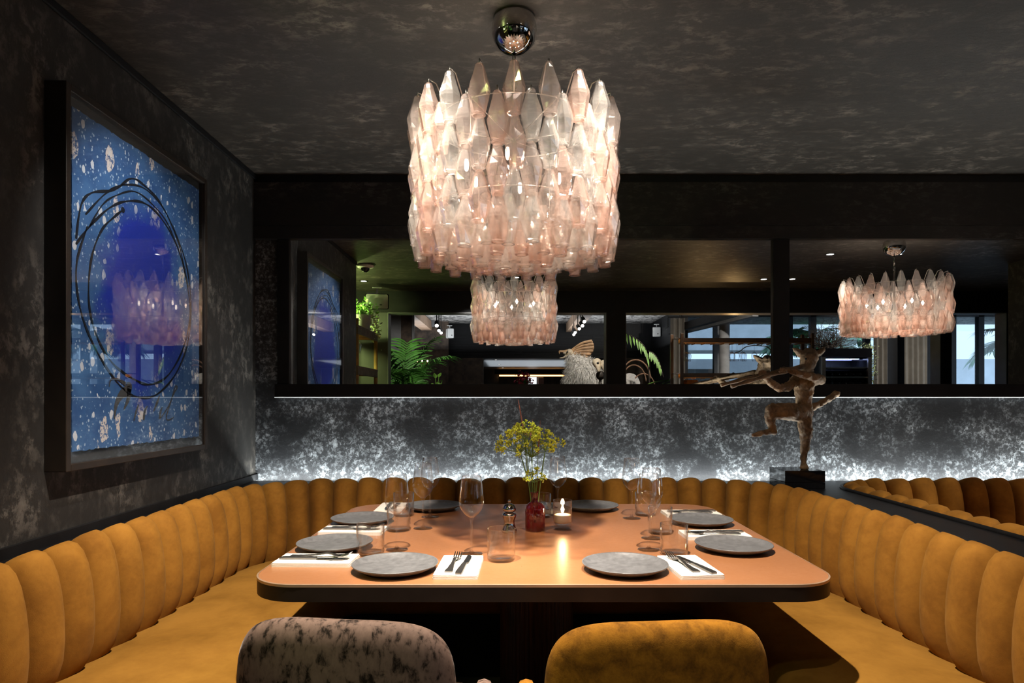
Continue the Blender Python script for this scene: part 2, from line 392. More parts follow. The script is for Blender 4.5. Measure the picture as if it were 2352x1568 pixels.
def art():
    t = NT('speckled_blue_print'); tc = t.n('TexCoord'); sep = t.n('SeparateXYZ', Vector=tc.outputs['Object'])
    y, z = sep.outputs[1], sep.outputs[2]           # object origin at the sheet's centre
    co = t.coord()
    w = t.noise(co, 6, 5, 0.6)
    ey = t.math('DIVIDE', t.math('ADD', y, -0.0), 0.30); ez = t.math('DIVIDE', t.math('ADD', z, 0.02), 0.40)
    d = t.math('ADD', t.math('MULTIPLY', ey, ey), t.math('MULTIPLY', ez, ez))
    d = t.math('ADD', t.math('SQRT', d), t.math('MULTIPLY', t.math('SUBTRACT', w, 0.5), 0.8))
    oval = t.ramp(d, [(0.70, 1.0), (1.12, 0.0)])
    base = t.mix(t.ramp(w, [(0.35, 0), (0.65, 1)]), (0.022, 0.080, 0.23), (0.06, 0.165, 0.37))
    col = t.mix(oval, base, (0.010, 0.030, 0.34))
    def dots(scale, lo, hi, gate, stretch=(1, 1, 1)):
        c2 = t.coord(stretch)
        wob = t.n('TexNoise', Vector=c2, Scale=scale * 1.6, Detail=3).outputs['Color']
        vec = t.n('VectorMath', _operation='ADD', i0=c2, i1=t.n('VectorMath', _operation='SCALE', i0=wob, Scale=0.35 / scale).outputs[0]).outputs[0]
        vo = t.n('TexVoronoi', Vector=vec, Scale=scale, Randomness=1.0)
        rnd = t.n('SeparateColor', Color=vo.outputs['Color']).outputs[0]
        size = t.math('MULTIPLY', t.math('GREATER_THAN', rnd, gate), t.math('MULTIPLY', rnd, hi))
        return t.math('LESS_THAN', vo.outputs['Distance'], size), t.ramp(t.math('DIVIDE', vo.outputs['Distance'], t.math('ADD', size, 0.001)), [(0.5, 1.0), (1.0, 0.0)])
    m1, _ = dots(34, 0, 0.40, 0.60, (1, 1, 0.62))
    m2, _ = dots(105, 0, 0.46, 0.22, (1, 1, 0.8))
    m3, _ = dots(15, 0, 0.42, 0.58, (1, 1, 0.5))
    out = t.math('SUBTRACT', 1.0, t.math('MULTIPLY', oval, 0.97))
    rag = t.ramp(t.noise(co, 60, 5, 0.75), [(0.46, 0), (0.51, 1)])
    col = t.mix(t.math('MULTIPLY', t.math('MULTIPLY', m2, 0.85), out), col, (0.42, 0.55, 0.70))
    col = t.mix(t.math('MULTIPLY', m1, out), col, (0.60, 0.64, 0.70))
    col = t.mix(t.math('MULTIPLY', t.math('MULTIPLY', m3, rag), out), col, (0.66, 0.60, 0.56))
    return t.done(t.prin(col, 0.6))
M['art'] = art()
def carved():
    t = NT('carved_ceiling'); co = t.coord((1, 2.2, 1))
    a = t.noise(co, 4.5, 3, 0.5, 2.5)
    f = t.ramp(a, [(0.46, 0), (0.52, 1)])
    return t.done(t.prin(t.mix(f, (0.012, 0.012, 0.013), (0.42, 0.40, 0.38)), 0.5, 0, t.bump(f, 0.6, 0.02)))
M['carved'] = carved()

# ================================================================== THE SETTING
def struct(name, mb, mat, parent=None, smooth=False):
    o = mb.build(name, M[mat] if isinstance(mat, str) else mat, parent, smooth)
    if not parent: o['kind'] = 'structure'
    return o
XL, XR, YB, ZC = -1.43, 4.53, 3.61, 2.48
struct('floor', MB().box(-3.4, 12, -14, 3.9, -0.1, 0), 'floor')
struct('ceiling', MB().box(-3.2, 7.2, -0.42, 3.75, ZC, ZC + 0.12), 'ceil')
wb = struct('wall_back', MB().box(XL - 0.2, XR + 0.2, YB, YB + 0.14, 0, ZC), 'wall_back')
struct('wall_left', MB().box(XL - 0.2, XL, 1.29, YB, 0, ZC), 'wall_side')
struct('wall_right', MB().box(XR, XR + 0.2, 1.21, YB, 0, ZC), 'wall_side')
struct('wall_aisle_left', MB().box(-3.4, XL - 0.2, 1.30, 1.45, 0, ZC), 'wall_side')
struct('wall_aisle_end', MB().box(-3.4, -3.2, -0.42, 1.45, 0, ZC), 'wall_side')
struct('wall_aisle_right', MB().box(XR + 0.2, 7.2, 1.30, 1.45, 0, ZC), 'wall_side')
struct('wall_aisle_far', MB().box(7.2, 7.35, -0.42, 1.45, 0, ZC), 'wall_side')
# header boards above the mirrors, shadow gap under the ceiling
struct('trim_1', MB().box(XL, XR, 3.585, YB, 2.197, 2.435), 'band')
struct('trim_2', MB().box(XL, XR, 3.578, YB, 2.124, 2.194), 'band')
bevel(struct('trim_3', MB().box(XL, XL + 0.012, 1.29, YB, ZC - 0.03, ZC), 'black'), 0.004)

struct('trim_14', MB().box(XL, XL + 0.014, 1.29, YB, 0.80, 0.832), 'black')
struct('gap_shade_strip', MB().box(XL, XR, 3.60, YB, 2.437, ZC), 'black')  # black strip put in for the shade of the gap under the ceiling
# ---- mirror wall
mir = thing('wall_mirror', 'long black-framed mirror of two panes across the back wall', 'mirror', (0, YB, 1.255))
def mpart(name, x0, x1, y0, y1, z0, z1, mat, bev=0.003):
    o = MB().box(x0, x1, y0 - YB, y1 - YB, z0 - 1.255, z1 - 1.255).build(name, M[mat], mir)
    return bevel(o, bev) if bev else o
xm0, xp0, xp1, xm1 = -1.234, 1.421, 1.510, 4.40
mpart('mirror_pane', xm0, xp0, YM, YB, 1.327, 2.124, 'mirror', 0)
mpart('mirror_pane', xp1, xm1, YM, YB, 1.327, 2.124, 'mirror', 0)
mpart('bottom_rail', -1.312, XR, 3.572, YB, 1.257, 1.327, 'black')
mpart('frame_stile', -1.300, xm0, 3.582, YB, 1.3275, 2.123, 'black')
mpart('frame_stile', xp0, xp1, 3.578, YB, 1.3275, 2.123, 'black')
mpart('frame_stile', xm1, 4.52, 3.582, YB, 1.3275, 2.123, 'black')
M['pale_lip'] = simple('pale_grey_lip', (0.34, 0.35, 0.36), 0.5, var=0.1)  # lip paled, its face slanted, to show the LED as a bright line
MB().add([(x, y - YB, z - 1.255) for x in (-1.312, XR) for y, z in ((3.570, 1.2565), (3.577, 1.2515), (YB, 1.2515), (YB, 1.2565))],
         [(0, 1, 2, 3), (7, 6, 5, 4), (0, 4, 5, 1), (1, 5, 6, 2), (2, 6, 7, 3), (3, 7, 4, 0)]).build('bottom_lip', M['pale_lip'], mir)

# ---- black ledge running behind the banquettes
def upath(xl, xr, yb, r, y0, y1, step=0.03):
    pts = []
    n = max(2, int((yb - r - y0) / step)); pts += [(xl, y0 + (yb - r - y0) * i / n, 1, 0) for i in range(n)]
    k = 14; pts += [(xl + r - r * math.cos(a), yb - r + r * math.sin(a), math.cos(a), -math.sin(a)) for a in [math.pi / 2 * i / k for i in range(k)]]
    n = max(2, int((xr - xl - 2 * r) / step)); pts += [(xl + r + (xr - xl - 2 * r) * i / n, yb, 0, -1) for i in range(n)]
    pts += [(xr - r + r * math.sin(a), yb - r + r * math.cos(a), -math.sin(a), -math.cos(a)) for a in [math.pi / 2 * i / k for i in range(k)]]
    n = max(2, int((yb - r - y1) / step)); pts += [(xr, yb - r - (yb - r - y1) * i / n, -1, 0) for i in range(n + 1)]
    return pts
def ledge(name, path, x0, x1, y1):
    mb = MB(); inner = []; outer = []
    for (x, y, nx, ny) in path:
        ox, oy = x, y
        t = 9.0
        if nx > 1e-6: t = min(t, (x - x0) / nx)
        if nx < -1e-6: t = min(t, (x1 - x) / -nx)
        if ny < -1e-6: t = min(t, (y1 - y) / -ny)
        inner.append((x, y)); outer.append((x - nx * t, y - ny * t))
    # add true corners by snapping the nearest outer point
    for cx_, cy_ in ((x0, y1), (x1, y1)):
        i = min(range(len(outer)), key=lambda k: (outer[k][0] - cx_) ** 2 + (outer[k][1] - cy_) ** 2); outer[i] = (cx_, cy_)
    rows = [[(*i, 0.0), (*i, 0.80), (*o, 0.80), (*o, 0.0)] for i, o in zip(inner, outer)]
    mb.grid(rows, cv=True); mb.add(rows[0], [(0, 1, 2, 3)]); mb.add(rows[-1], [(3, 2, 1, 0)])
    o = mb.build(name, M['ledge']); o['kind'] = 'structure'; return o
P1 = upath(-1.365, 1.400, 3.472, 0.49, 1.33, 1.33)
P2 = upath(1.62, 4.36, 3.465, 0.30, 1.33, 1.33)
ledge('trim_4', P1, XL, 1.50, 3.553)
ledge('trim_5', P2, 1.50, XR, 3.553)
tag(MB().tube([(x + nx * 0.002, y + ny * 0.002, 0.802) for x, y, nx, ny in P2], 0.010, 8).build('trim_6', M['black'], None, True), kind='structure')

# ================================================================== BANQUETTES
def banquette(name, label, path, xl, xr, yb, xi0, xi1, yi, y0, y1, pitch=0.130):
    root = thing(name, label, 'sofa', ((xl + xr) / 2, yb, 0)); off = Vector(root.location)
    L = [0.0]
    for a, b in zip(path, path[1:]): L.append(L[-1] + math.hypot(b[0] - a[0], b[1] - a[1]))
    tot = L[-1]
    def at(s):
        s = max(0.0, min(tot, s)); i = 0
        lo, hi = 0, len(L) - 2
        while lo < hi:
            mid = (lo + hi + 1) // 2
            if L[mid] <= s: lo = mid
            else: hi = mid - 1
        i = lo; t = (s - L[i]) / max(1e-9, L[i + 1] - L[i]); a, b = path[i], path[i + 1]
        x, y, nx, ny = [a[k] + (b[k] - a[k]) * t for k in range(4)]; q = math.hypot(nx, ny)
        return Vector((x, y, 0)), Vector((nx / q, ny / q, 0))
    prof = [(0.003, 0.785), (0.005, 0.806), (0.021, 0.824), (0.046, 0.833), (0.070, 0.826), (0.090, 0.804), (0.105, 0.768), (0.116, 0.715), (0.123, 0.65), (0.125, 0.58), (0.120, 0.52), (0.106, 0.475), (0.080, 0.435)]
    N = max(1, round(tot / pitch)); nu = 12
    for k in range(N):
        s0, s1 = tot * k / N, tot * (k + 1) / N; rows = []
        rr = random.Random(k * 13 + 5); jz = rr.uniform(-0.004, 0.004); jd = rr.uniform(-0.004, 0.004)
        for i in range(nu + 1):
            u = 2 * i / nu - 1; p, n = at(s0 + (s1 - s0) * i / nu)
            b = (max(0.0, 1 - abs(u) ** 2.3)) ** 0.68
            row = []
            for j, (d, z) in enumerate(prof):
                w = min(1.0, j / 3.0)
                dd = d - w * 0.066 * (1 - b) * (0.55 + 0.45 * min(1, d / 0.1)) + jd * b * (1 if j > 3 else 0)
                dd = max(dd, 0.003)
                zz = z - (0.032 * (1 - b) if z > 0.76 else 0.032 * (1 - b) * max(0, (z - 0.66) / 0.1)) + jz * b * (1 if z > 0.7 else 0)
                q = p + n * dd - off; row.append((q.x, q.y, zz))
            rows.append(row)
        mb = MB(); mb.grid(rows)
        mb.build('channel', M['mustard'], root, True)
    # seat: outer loop follows the backs, inner loop is the front edge
    r2 = 0.10
    inner = upath(xi0, xi1, yi, r2, y0, y1)
    Li = [0.0]
    def resample(pth, segs):
        # same count of stations on line, arc, line, arc, line
        return pth
    rows = []
    def stations(xa, xb, yy, r, n1=24, k=10, n2=24):
        o = [(xa, y0 + (yy - r - y0) * i / n1) for i in range(n1)]
        o += [(xa + r - r * math.cos(a), yy - r + r * math.sin(a)) for a in [math.pi / 2 * i / k for i in range(k)]]
        o += [(xa + r + (xb - xa - 2 * r) * i / n2, yy) for i in range(n2)]
        o += [(xb - r + r * math.sin(a), yy - r + r * math.cos(a)) for a in [math.pi / 2 * i / k for i in range(k)]]
        o += [(xb, yy - r - (yy - r - y1) * i / n1) for i in range(n1 + 1)]
        return o
    A = stations(xl + 0.03, xr - 0.03, yb - 0.03, 0.44); B = stations(xi0, xi1, yi, r2)
    sp = [(0.0, 0.43), (0.10, 0.448), (0.25, 0.456), (0.5, 0.459), (0.75, 0.458), (0.90, 0.452), (0.965, 0.440), (0.993, 0.420), (1.0, 0.395), (1.0, 0.325), (0.985, 0.305), (0.93, 0.30), (0.0, 0.30)]
    for (ax, ay), (bx, by) in zip(A, B):
        rows.append([(ax + (bx - ax) * t - off.x, ay + (by - ay) * t - off.y, z) for t, z in sp])
    MB().grid(rows).build('seat', M['mustard_seat'], root, True)
    Bp = stations(xi0 - 0.07, xi1 + 0.07, yi + 0.07, r2)
    rows = [[(bx - off.x, by - off.y, 0.0), (bx - off.x, by - off.y, 0.31)] for bx, by in Bp]
    MB().grid(rows).build('plinth', M['black'], root)
    return root
banquette('banquette', 'mustard velvet channel-back U-shaped banquette wrapped around the set dining table', P1, -1.365, 1.400, 3.472, -0.744, 0.788, 2.856, 1.33, 1.33)
banquette('banquette', 'neighbouring mustard velvet banquette behind the black divider ledge, right of the sculpture', P2, 1.62, 4.36, 3.465, 2.28, 3.72, 2.856, 1.33, 1.33)

# ================================================================== TABLE
TX0, TX1, TY0, TY1, TZ = -0.735, 0.900, 1.752, 3.086, 0.75
def rrect(x0, x1, y0, y1, r, n=10):
    pts = []
    for cx_, cy_, a0 in ((x1 - r, y1 - r, 0), (x0 + r, y1 - r, 90), (x0 + r, y0 + r, 180), (x1 - r, y0 + r, 270)):
        pts += [(cx_ + r * math.cos(R(a0 + 90 * i / n)), cy_ + r * math.sin(R(a0 + 90 * i / n))) for i in range(n + 1)]
    return pts
tc = (0.083, 2.42)
tb = thing('dining_table', 'large copper-brown dining table with rounded corners, dark bronze edge and fluted oak pedestal', 'table', (tc[0], tc[1], 0))
def tl(poly): return [(x - tc[0], y - tc[1]) for x, y in poly]
MB().prism(tl(rrect(TX0 + 0.004, TX1 - 0.004, TY0 + 0.004, TY1 - 0.004, 0.136)), 0.744, TZ).build('table_top', M['tabletop'], tb)
MB().prism(tl(rrect(TX0, TX1, TY0, TY1, 0.14)), 0.703, 0.7435).build('table_edge', M['tableedge'], tb, sharp=30)
oi = tl(rrect(TX0 + 0.0035, TX1 - 0.0035, TY0 + 0.0035, TY1 - 0.0035, 0.1365)); oo = tl(rrect(TX0 - 0.001, TX1 + 0.001, TY0 - 0.001, TY1 + 0.001, 0.141))
MB().grid([[(*a, 0.7505), (*b, 0.7495), (*b, 0.7425), (*a, 0.7425)] for a, b in zip(oi, oo)], cu=True, cv=True).build('brass_rim', M['rim'], tb, sharp=40)
mb = MB(); nf = 48; ring = []
for k in range(nf * 2):
    a = 2 * math.pi * k / (nf * 2); r = 0.135 if k % 2 else 0.128
    ring.append((r * math.cos(a), r * math.sin(a)))
mb.prism(ring, 0.03, 0.703); mb.build('pedestal', M['oak'], tb)
MB().lathe([(0.001, 0.03), (0.26, 0.03), (0.27, 0.02), (0.27, 0.0)], 40).build('pedestal_base', M['black'], tb, True)

# ================================================================== PLACE SETTINGS
plate_me = MB().lathe([(0.0005, 0.009), (0.060, 0.009), (0.100, 0.0105), (0.112, 0.014), (0.121, 0.0215), (0.1238, 0.0235), (0.1245, 0.0215), (0.120, 0.0165), (0.100, 0.006), (0.078, 0.0015), (0.074, 0.0), (0.0005, 0.0)], 56).mesh('plate', True)
wine_prof_o = [(0.0005, 0.006), (0.006, 0.007), (0.0046, 0.012), (0.0036, 0.03), (0.0036, 0.095), (0.0048, 0.108), (0.010, 0.118), (0.024, 0.130), (0.0355, 0.146), (0.0405, 0.162), (0.0402, 0.176), (0.0375, 0.200), (0.0340, 0.225), (0.0312, 0.250)]
def wine_glass(name='wine_glass', n=28, mat='glass'):
    t = empty(name)
    MB().lathe([(0.0005, 0.0), (0.036, 0.0), (0.0375, 0.0012), (0.034, 0.0028), (0.012, 0.0050), (0.0055, 0.0085), (0.0042, 0.015), (0.0036, 0.03), (0.0034, 0.09), (0.0045, 0.108), (0.009, 0.117), (0.0005, 0.119)], n).build('foot_and_stem', M[mat], t, True)
    MB().lathe([(0.0005, 0.1175), (0.010, 0.1185), (0.024, 0.130), (0.0355, 0.146), (0.0405, 0.162), (0.0402, 0.176), (0.0375, 0.200), (0.0340, 0.225), (0.0312, 0.250), (0.0303, 0.2505), (0.0302, 0.249)], n).build('bowl', M[mat], t, True)
    return t
def tumbler_proto():
    t = empty('tumbler')
    MB().lathe([(0.0005, 0.0), (0.040, 0.0), (0.0432, 0.003), (0.0440, 0.010), (0.0442, 0.097), (0.0432, 0.0985), (0.0422, 0.097), (0.0415, 0.014), (0.038, 0.0095), (0.0005, 0.008)], 32).build('glass_body', M['glass'], t, True)
    return t
def napkin_mesh():
    mb = MB()
    for z0, z1, s in ((0.0, 0.004, 1.0), (0.0043, 0.0082, 0.994), (0.0084, 0.0118, 0.985)):
        mb.prism([(x * s, y * s) for x, y in rrect(-0.0625, 0.0625, -0.118, 0.118, 0.006, 3)], z0, z1)
    return mb.mesh('napkin')
def fork_proto():
    t = empty('fork'); mb = MB()
    pr = [(-0.095, 0.0105, 0.0028), (-0.085, 0.0115, 0.0028), (-0.055, 0.0085, 0.0034), (-0.02, 0.0048, 0.004), (0.02, 0.0036, 0.0044), (0.035, 0.0052, 0.0042), (0.044, 0.0105, 0.003), (0.054, 0.0122, 0.002)]
    zc = [0.002, 0.002, 0.0024, 0.006, 0.012, 0.0095, 0.006, 0.0045]
    rows = [[(-w, y, z - th / 2), (w, y, z - th / 2), (w, y, z + th / 2), (-w, y, z + th / 2)] for (y, w, th), z in zip(pr, zc)]
    mb.grid(rows, cv=True); mb.add(rows[0], [(0, 1, 2, 3)]); mb.build('handle', M['cutlery'], t, sharp=40)
    for k in range(4):
        x = -0.0102 + k * 0.0068; mb = MB()
        mb.tube([(x, 0.052, 0.0045), (x, 0.07, 0.0055), (x, 0.085, 0.0095), (x * 0.97, 0.096, 0.0145)], [0.0021, 0.0020, 0.0018, 0.0010], 6)
        mb.build('tine', M['steel'], t, True)
    return t
def knife_proto():
    t = empty('knife'); mb = MB()
    rows = [[(-w, y, 0.0), (w, y, 0.0), (w, y, h), (-w, y, h)] for y, w, h in ((-0.105, 0.0085, 0.005), (-0.095, 0.0098, 0.006), (-0.05, 0.0082, 0.0065), (0.0, 0.0062, 0.0065), (0.008, 0.0060, 0.006))]
    mb.grid(rows, cv=True); mb.add(rows[0], [(0, 1, 2, 3)]); mb.add(rows[-1], [(3, 2, 1, 0)]); mb.build('handle', M['cutlery'], t, sharp=40)
    mb = MB(); poly = [(-0.0062, 0.008), (0.0062, 0.008), (0.0100, 0.018), (0.0105, 0.06), (0.0085, 0.088), (0.002, 0.105), (-0.0055, 0.108), (-0.0062, 0.10)]
    mb.prism(poly, 0.0025, 0.0042); mb.build('blade', M['steel'], t)
    return t
WINE = wine_glass(); TUMB = tumbler_proto(); FORK = fork_proto(); KNIFE = knife_proto(); NAP = napkin_mesh()
used = set()
def place(proto, loc, rz, label, cat, group):
    if proto.name in used: o = copy_tree(proto)
    else: o = proto; used.add(proto.name)
    o.location = loc; o.rotation_euler = (0, 0, rz); return tag(o, label, cat, group)
# (where, plate, napkin, facing angle, wine glass, tumbler, extra cutlery turn)
SET = [
 ('front place before the mottled taupe chair', (-0.346, 1.900), (-0.160, 1.915), 0, (-0.137, 2.095), (-0.040, 2.020), -4),
 ('front place before the mustard chair', (0.322, 1.900), (0.512, 1.915), 0, (0.444, 2.155), (0.5126, 2.095), 11),
 ('left side place nearest the camera', (-0.598, 2.180), (-0.602, 1.992), -90, (-0.387, 2.155), (-0.461, 2.095), -3),
 ('left side place farther from the camera', (-0.610, 2.628), (-0.600, 2.440), -90, (-0.350, 2.508), (-0.437, 2.470), -3),
 ('back place left of the flowers', (-0.363, 2.940), (-0.550, 2.940), 180, (-0.354, 2.747), (-0.470, 2.780), 3),
 ('back place right of the flowers', (0.345, 2.940), (0.155, 2.945), 180, (0.187, 2.800), (0.112, 2.750), 3),
 ('right side place nearest the camera', (0.724, 2.156), (0.725, 2.362), 90, (0.490, 2.330), (0.541, 2.420), 3),
 ('right side place farther from the camera', (0.743, 2.600), (0.758, 2.800), 90, (0.489, 2.717), (0.560, 2.790), 3)]
for i, (w, pl, npk, ang, wg, tm, tw) in enumerate(SET):
    a = R(ang)
    o = link('dinner_plate', plate_me, M['plate']); o.location = (*pl, TZ)
    tag(o, f'round slate-grey dinner plate at the {w}', 'plate', 'dinner plates on the dining table')
    o = link('napkin', NAP, M['napkin']); o.location = (*npk, TZ); o.rotation_euler = (0, 0, a + R(tw * 0.4))
    tag(o, f'folded white linen napkin at the {w}', 'napkin', 'napkins on the dining table')
    c, s = math.cos(a), math.sin(a)
    def loc(dx, dy, z): return (npk[0] + dx * c - dy * s, npk[1] + dx * s + dy * c, z)
    place(FORK, loc(-0.018, 0.008, TZ + 0.012), a + R(tw), f'steel fork lying on the napkin at the {w}', 'fork', 'forks on the napkins')
    place(KNIFE, loc(0.014, -0.004, TZ + 0.012), a + R(tw * 1.2 + (3 if ang == 0 and tw > 0 else 0)), f'steel table knife lying on the napkin at the {w}', 'knife', 'knives on the napkins')
    place(WINE, (*wg, TZ), 0.3 * i, f'empty stemmed wine glass of the {w}', 'wine glass', 'wine glasses on the dining table')
    place(TUMB, (*tm, TZ), 0.0, f'clear glass water tumbler of the {w}', 'tumbler', 'tumblers on the dining table')

# ---- candle in a glass
cnd = thing('candle_holder', 'lit tealight in a footed glass holder beside the ruby vase', 'candle', (0.184, 2.483, TZ))
MB().lathe([(0.0005, 0.0), (0.034, 0.0), (0.0355, 0.002), (0.0325, 0.008), (0.0325, 0.014), (0.0360, 0.022), (0.0362, 0.112), (0.0355, 0.114), (0.0348, 0.112), (0.0346, 0.026), (0.030, 0.022), (0.0005, 0.020)], 36).build('glass_body', M['glass'], cnd, True)
MB().lathe([(0.0005, 0.058), (0.031, 0.058), (0.0325, 0.055), (0.0325, 0.034), (0.031, 0.030), (0.0005, 0.030)], 28).build('wax', M['wax'], cnd, True)
fl = MB().lathe([(0.0005, 0.062), (0.003, 0.066), (0.0045, 0.074), (0.0035, 0.084), (0.0015, 0.094), (0.0003, 0.100)], 12).build('flame', M['flame'], cnd, True)
MB().tube([(0, 0, 0.057), (0.0005, 0, 0.066)], 0.0007, 5).build('wick', M['rubber'], cnd)
light('candle_light', 'POINT', (0, 0, 0.085), 1.1, (1, 0.62, 0.30), size=0.008, parent=cnd)

# ---- pepper mill
pm = thing('pepper_mill', 'small turned metal pepper mill behind the front tumbler', 'pepper mill', (-0.018, 2.435, TZ))
MB().lathe([(0.0005, 0), (0.027, 0), (0.0285, 0.004), (0.0275, 0.012), (0.023, 0.022), (0.020, 0.036), (0.0205, 0.046), (0.0255, 0.058), (0.027, 0.064), (0.0255, 0.070), (0.018, 0.074), (0.0005, 0.075)], 32).build('body', M['chrome'], pm, True)
MB().lathe([(0.0005, 0.0755), (0.017, 0.0755), (0.0245, 0.082), (0.026, 0.088), (0.0235, 0.093), (0.0225, 0.096), (0.018, 0.103), (0.008, 0.107), (0.0035, 0.109), (0.0005, 0.1095)], 32).build('cap', M['chrome'], pm, True)
MB().lathe([(0.0005, 0.109), (0.003, 0.1095), (0.0055, 0.113), (0.0058, 0.1165), (0.004, 0.1205), (0.0005, 0.122)], 16).build('knob', M['chrome'], pm, True)

# ---- vase with fennel flowers
vs = thing('flower_vase', 'small ruby glass bottle vase in the middle of the table', 'vase', (0.079, 2.467, TZ))
MB().lathe([(0.0005, 0.004), (0.033, 0.003), (0.0365, 0.0), (0.0378, 0.006), (0.0378, 0.082), (0.0355, 0.094), (0.026, 0.103), (0.0175, 0.108), (0.0160, 0.114), (0.0160, 0.138), (0.0175, 0.142), (0.0182, 0.145), (0.0165, 0.146), (0.0145, 0.143)], 40).build('glass_body', M['vase'], vs, True)
fb = thing('flower_bunch', 'yellow-green fennel flowers with pink grass spikes standing in the ruby vase', 'flowers', (0.079, 2.467, TZ + 0.14))
M['stem'] = simple('fennel_stem', (0.10, 0.20, 0.04), 0.5, var=0.3)
M['floret'] = simple('fennel_floret', (0.58, 0.70, 0.07), 0.6, var=0.3, scale=60)
M['spike'] = simple('pink_spike', (0.30, 0.13, 0.11), 0.7, var=0.3, scale=60)
fo = Vector(fb.location)
def umbel(base, top, size, n, seed):
    rr = random.Random(seed); base = Vector(base); top = Vector(top); ax = (top - base).normalized()
    st = MB(); st.tube(spline([base, (base + top) / 2 + Vector((rr.uniform(-.006, .006), rr.uniform(-.006, .006), 0)), top], 4), [0.0022] * 8 + [0.0016], 6)
    so = st.build('flower_stem', M['stem'], fb, True)
    ry = MB(); fl_ = MB()
    s = ax.orthogonal().normalized(); u = ax.cross(s)
    for k in range(n):
        th = math.sqrt((k + 0.5) / n) * R(78); ph = k * 2.39996 + rr.uniform(-.3, .3)
        d = ax * math.cos(th) + (s * math.cos(ph) + u * math.sin(ph)) * math.sin(th)
        e = top + d * size * rr.uniform(0.85, 1.1)
        ry.tube([top, (top + e) / 2 + ax * size * 0.05, e], [0.0011, 0.0008, 0.0006], 4, False)
        for q in range(16):
            dd = (d + Vector((rr.gauss(0, 1), rr.gauss(0, 1), rr.gauss(0, 1))) * 0.75).normalized()
            c = e + dd * rr.uniform(0.007, 0.016)
            ry.tube([e, c], 0.0004, 3, False)
            r_ = rr.uniform(0.0028, 0.0044)
            fl_.add([c + Vector((r_, 0, 0)), c + Vector((-r_, 0, 0)), c + Vector((0, r_, 0)), c + Vector((0, -r_, 0)), c + Vector((0, 0, r_)), c + Vector((0, 0, -r_))],
                    [(0, 2, 4), (2, 1, 4), (1, 3, 4), (3, 0, 4), (2, 0, 5), (1, 2, 5), (3, 1, 5), (0, 3, 5)])
    r0 = ry.build('umbel_rays', M['stem'], so, True); f0 = fl_.build('florets', M['floret'], so)
    r0['kind'] = 'stuff'; f0['kind'] = 'stuff'
def FP(px, py, dy=0.0): return V(px, py, 2.467 + dy) - fo
umbel((0, 0, -0.11), FP(1222, 1050), 0.105, 26, 1)
umbel((0.004, 0.004, -0.11), FP(1195, 1040, 0.02), 0.095, 20, 2)
umbel((-0.004, 0, -0.11), FP(1205, 1010, -0.02), 0.060, 14, 3)
umbel((0.004, -0.003, -0.11), FP(1252, 1035, -0.015), 0.066, 9, 4)
umbel((0.0, 0.006, -0.11), FP(1228, 1108, -0.02), 0.040, 7, 5)
for (a, b, r_) in (((1205, 1000), (1190, 917), 0.0042), ((1236, 1040), (1241, 965), 0.0032), ((1218, 1005), (1224, 962), 0.0028), ((1212, 1000), (1182, 972), 0.0024)):
    p, q = FP(*a, 0.01), FP(*b, 0.01); b0 = Vector((0, 0, -0.11))
    mb = MB(); mb.tube(spline([b0, (b0 + p) / 2, p], 4), 0.0012, 5); o = mb.build('grass_stem', M['stem'], fb, True)
    pts = [p + (q - p) * t for t in [i / 14 for i in range(15)]]
    mb = MB(); mb.tube(pts, [r_ * (0.7 + 0.3 * (i % 2)) * (1 - 0.75 * (i / 14) ** 2) for i in range(15)], 8); mb.build('grass_spike', M['spike'], o)

# ================================================================== CHAIRS
def chair(name, label, x, y, rz, mat):
    c = thing(name, label, 'chair', (x, y, 0), rz)
    # back towards the camera (-Y), seat towards the table
    MB().pillow(0.485, 0.42, 0.075, 22, 4.2, 7.0, 0.42, (0, -0.235, 0.577)).build('backrest', M[mat], c, True, weld=1e-4)
    for sgn in (-1, 1):
        pts = spline([(sgn * 0.205, -0.205, 0.48), (sgn * 0.245, -0.12, 0.455), (sgn * 0.255, 0.0, 0.435), (sgn * 0.245, 0.12, 0.42)], 6)
        mb = MB(); rows = []
        for i, p in enumerate(pts):
            t = i / (len(pts) - 1); hh = 0.135 - 0.03 * t; w = 0.028
            rows.append([(p.x + w * math.cos(a) * abs(math.cos(a)) ** -0.4 if abs(math.cos(a)) > 1e-3 else p.x, p.y, p.z + hh * math.copysign(abs(math.sin(a)) ** 0.6, math.sin(a))) for a in [2 * math.pi * k / 16 for k in range(16)]])
        mb.grid(rows, cv=True); mb.add(rows[0], [tuple(range(16))]); mb.add(rows[-1], [tuple(range(15, -1, -1))])
        mb.build('armrest', M[mat], c, True)
    mb = MB(); mb.prism(rrect(-0.235, 0.235, -0.20, 0.24, 0.09), 0.36, 0.47)
    bevel(mb.build('seat', M[mat], c), 0.03, 4)
    for sx in (-1, 1):
        for sy in (-1, 1):
            MB().tube([(sx * 0.17, sy * 0.16, 0.365), (sx * 0.20, sy * 0.19, 0.0)], [0.018, 0.011], 12).build('leg', M['oak'], c, True)
    return c
chair('dining_chair', 'mottled taupe crushed-velvet chair pulled up to the front of the table', -0.335, 1.600, R(-7), 'taupe')
chair('dining_chair', 'mustard velvet chair pulled up to the front of the table', 0.285, 1.590, R(5), 'mustard_chair')

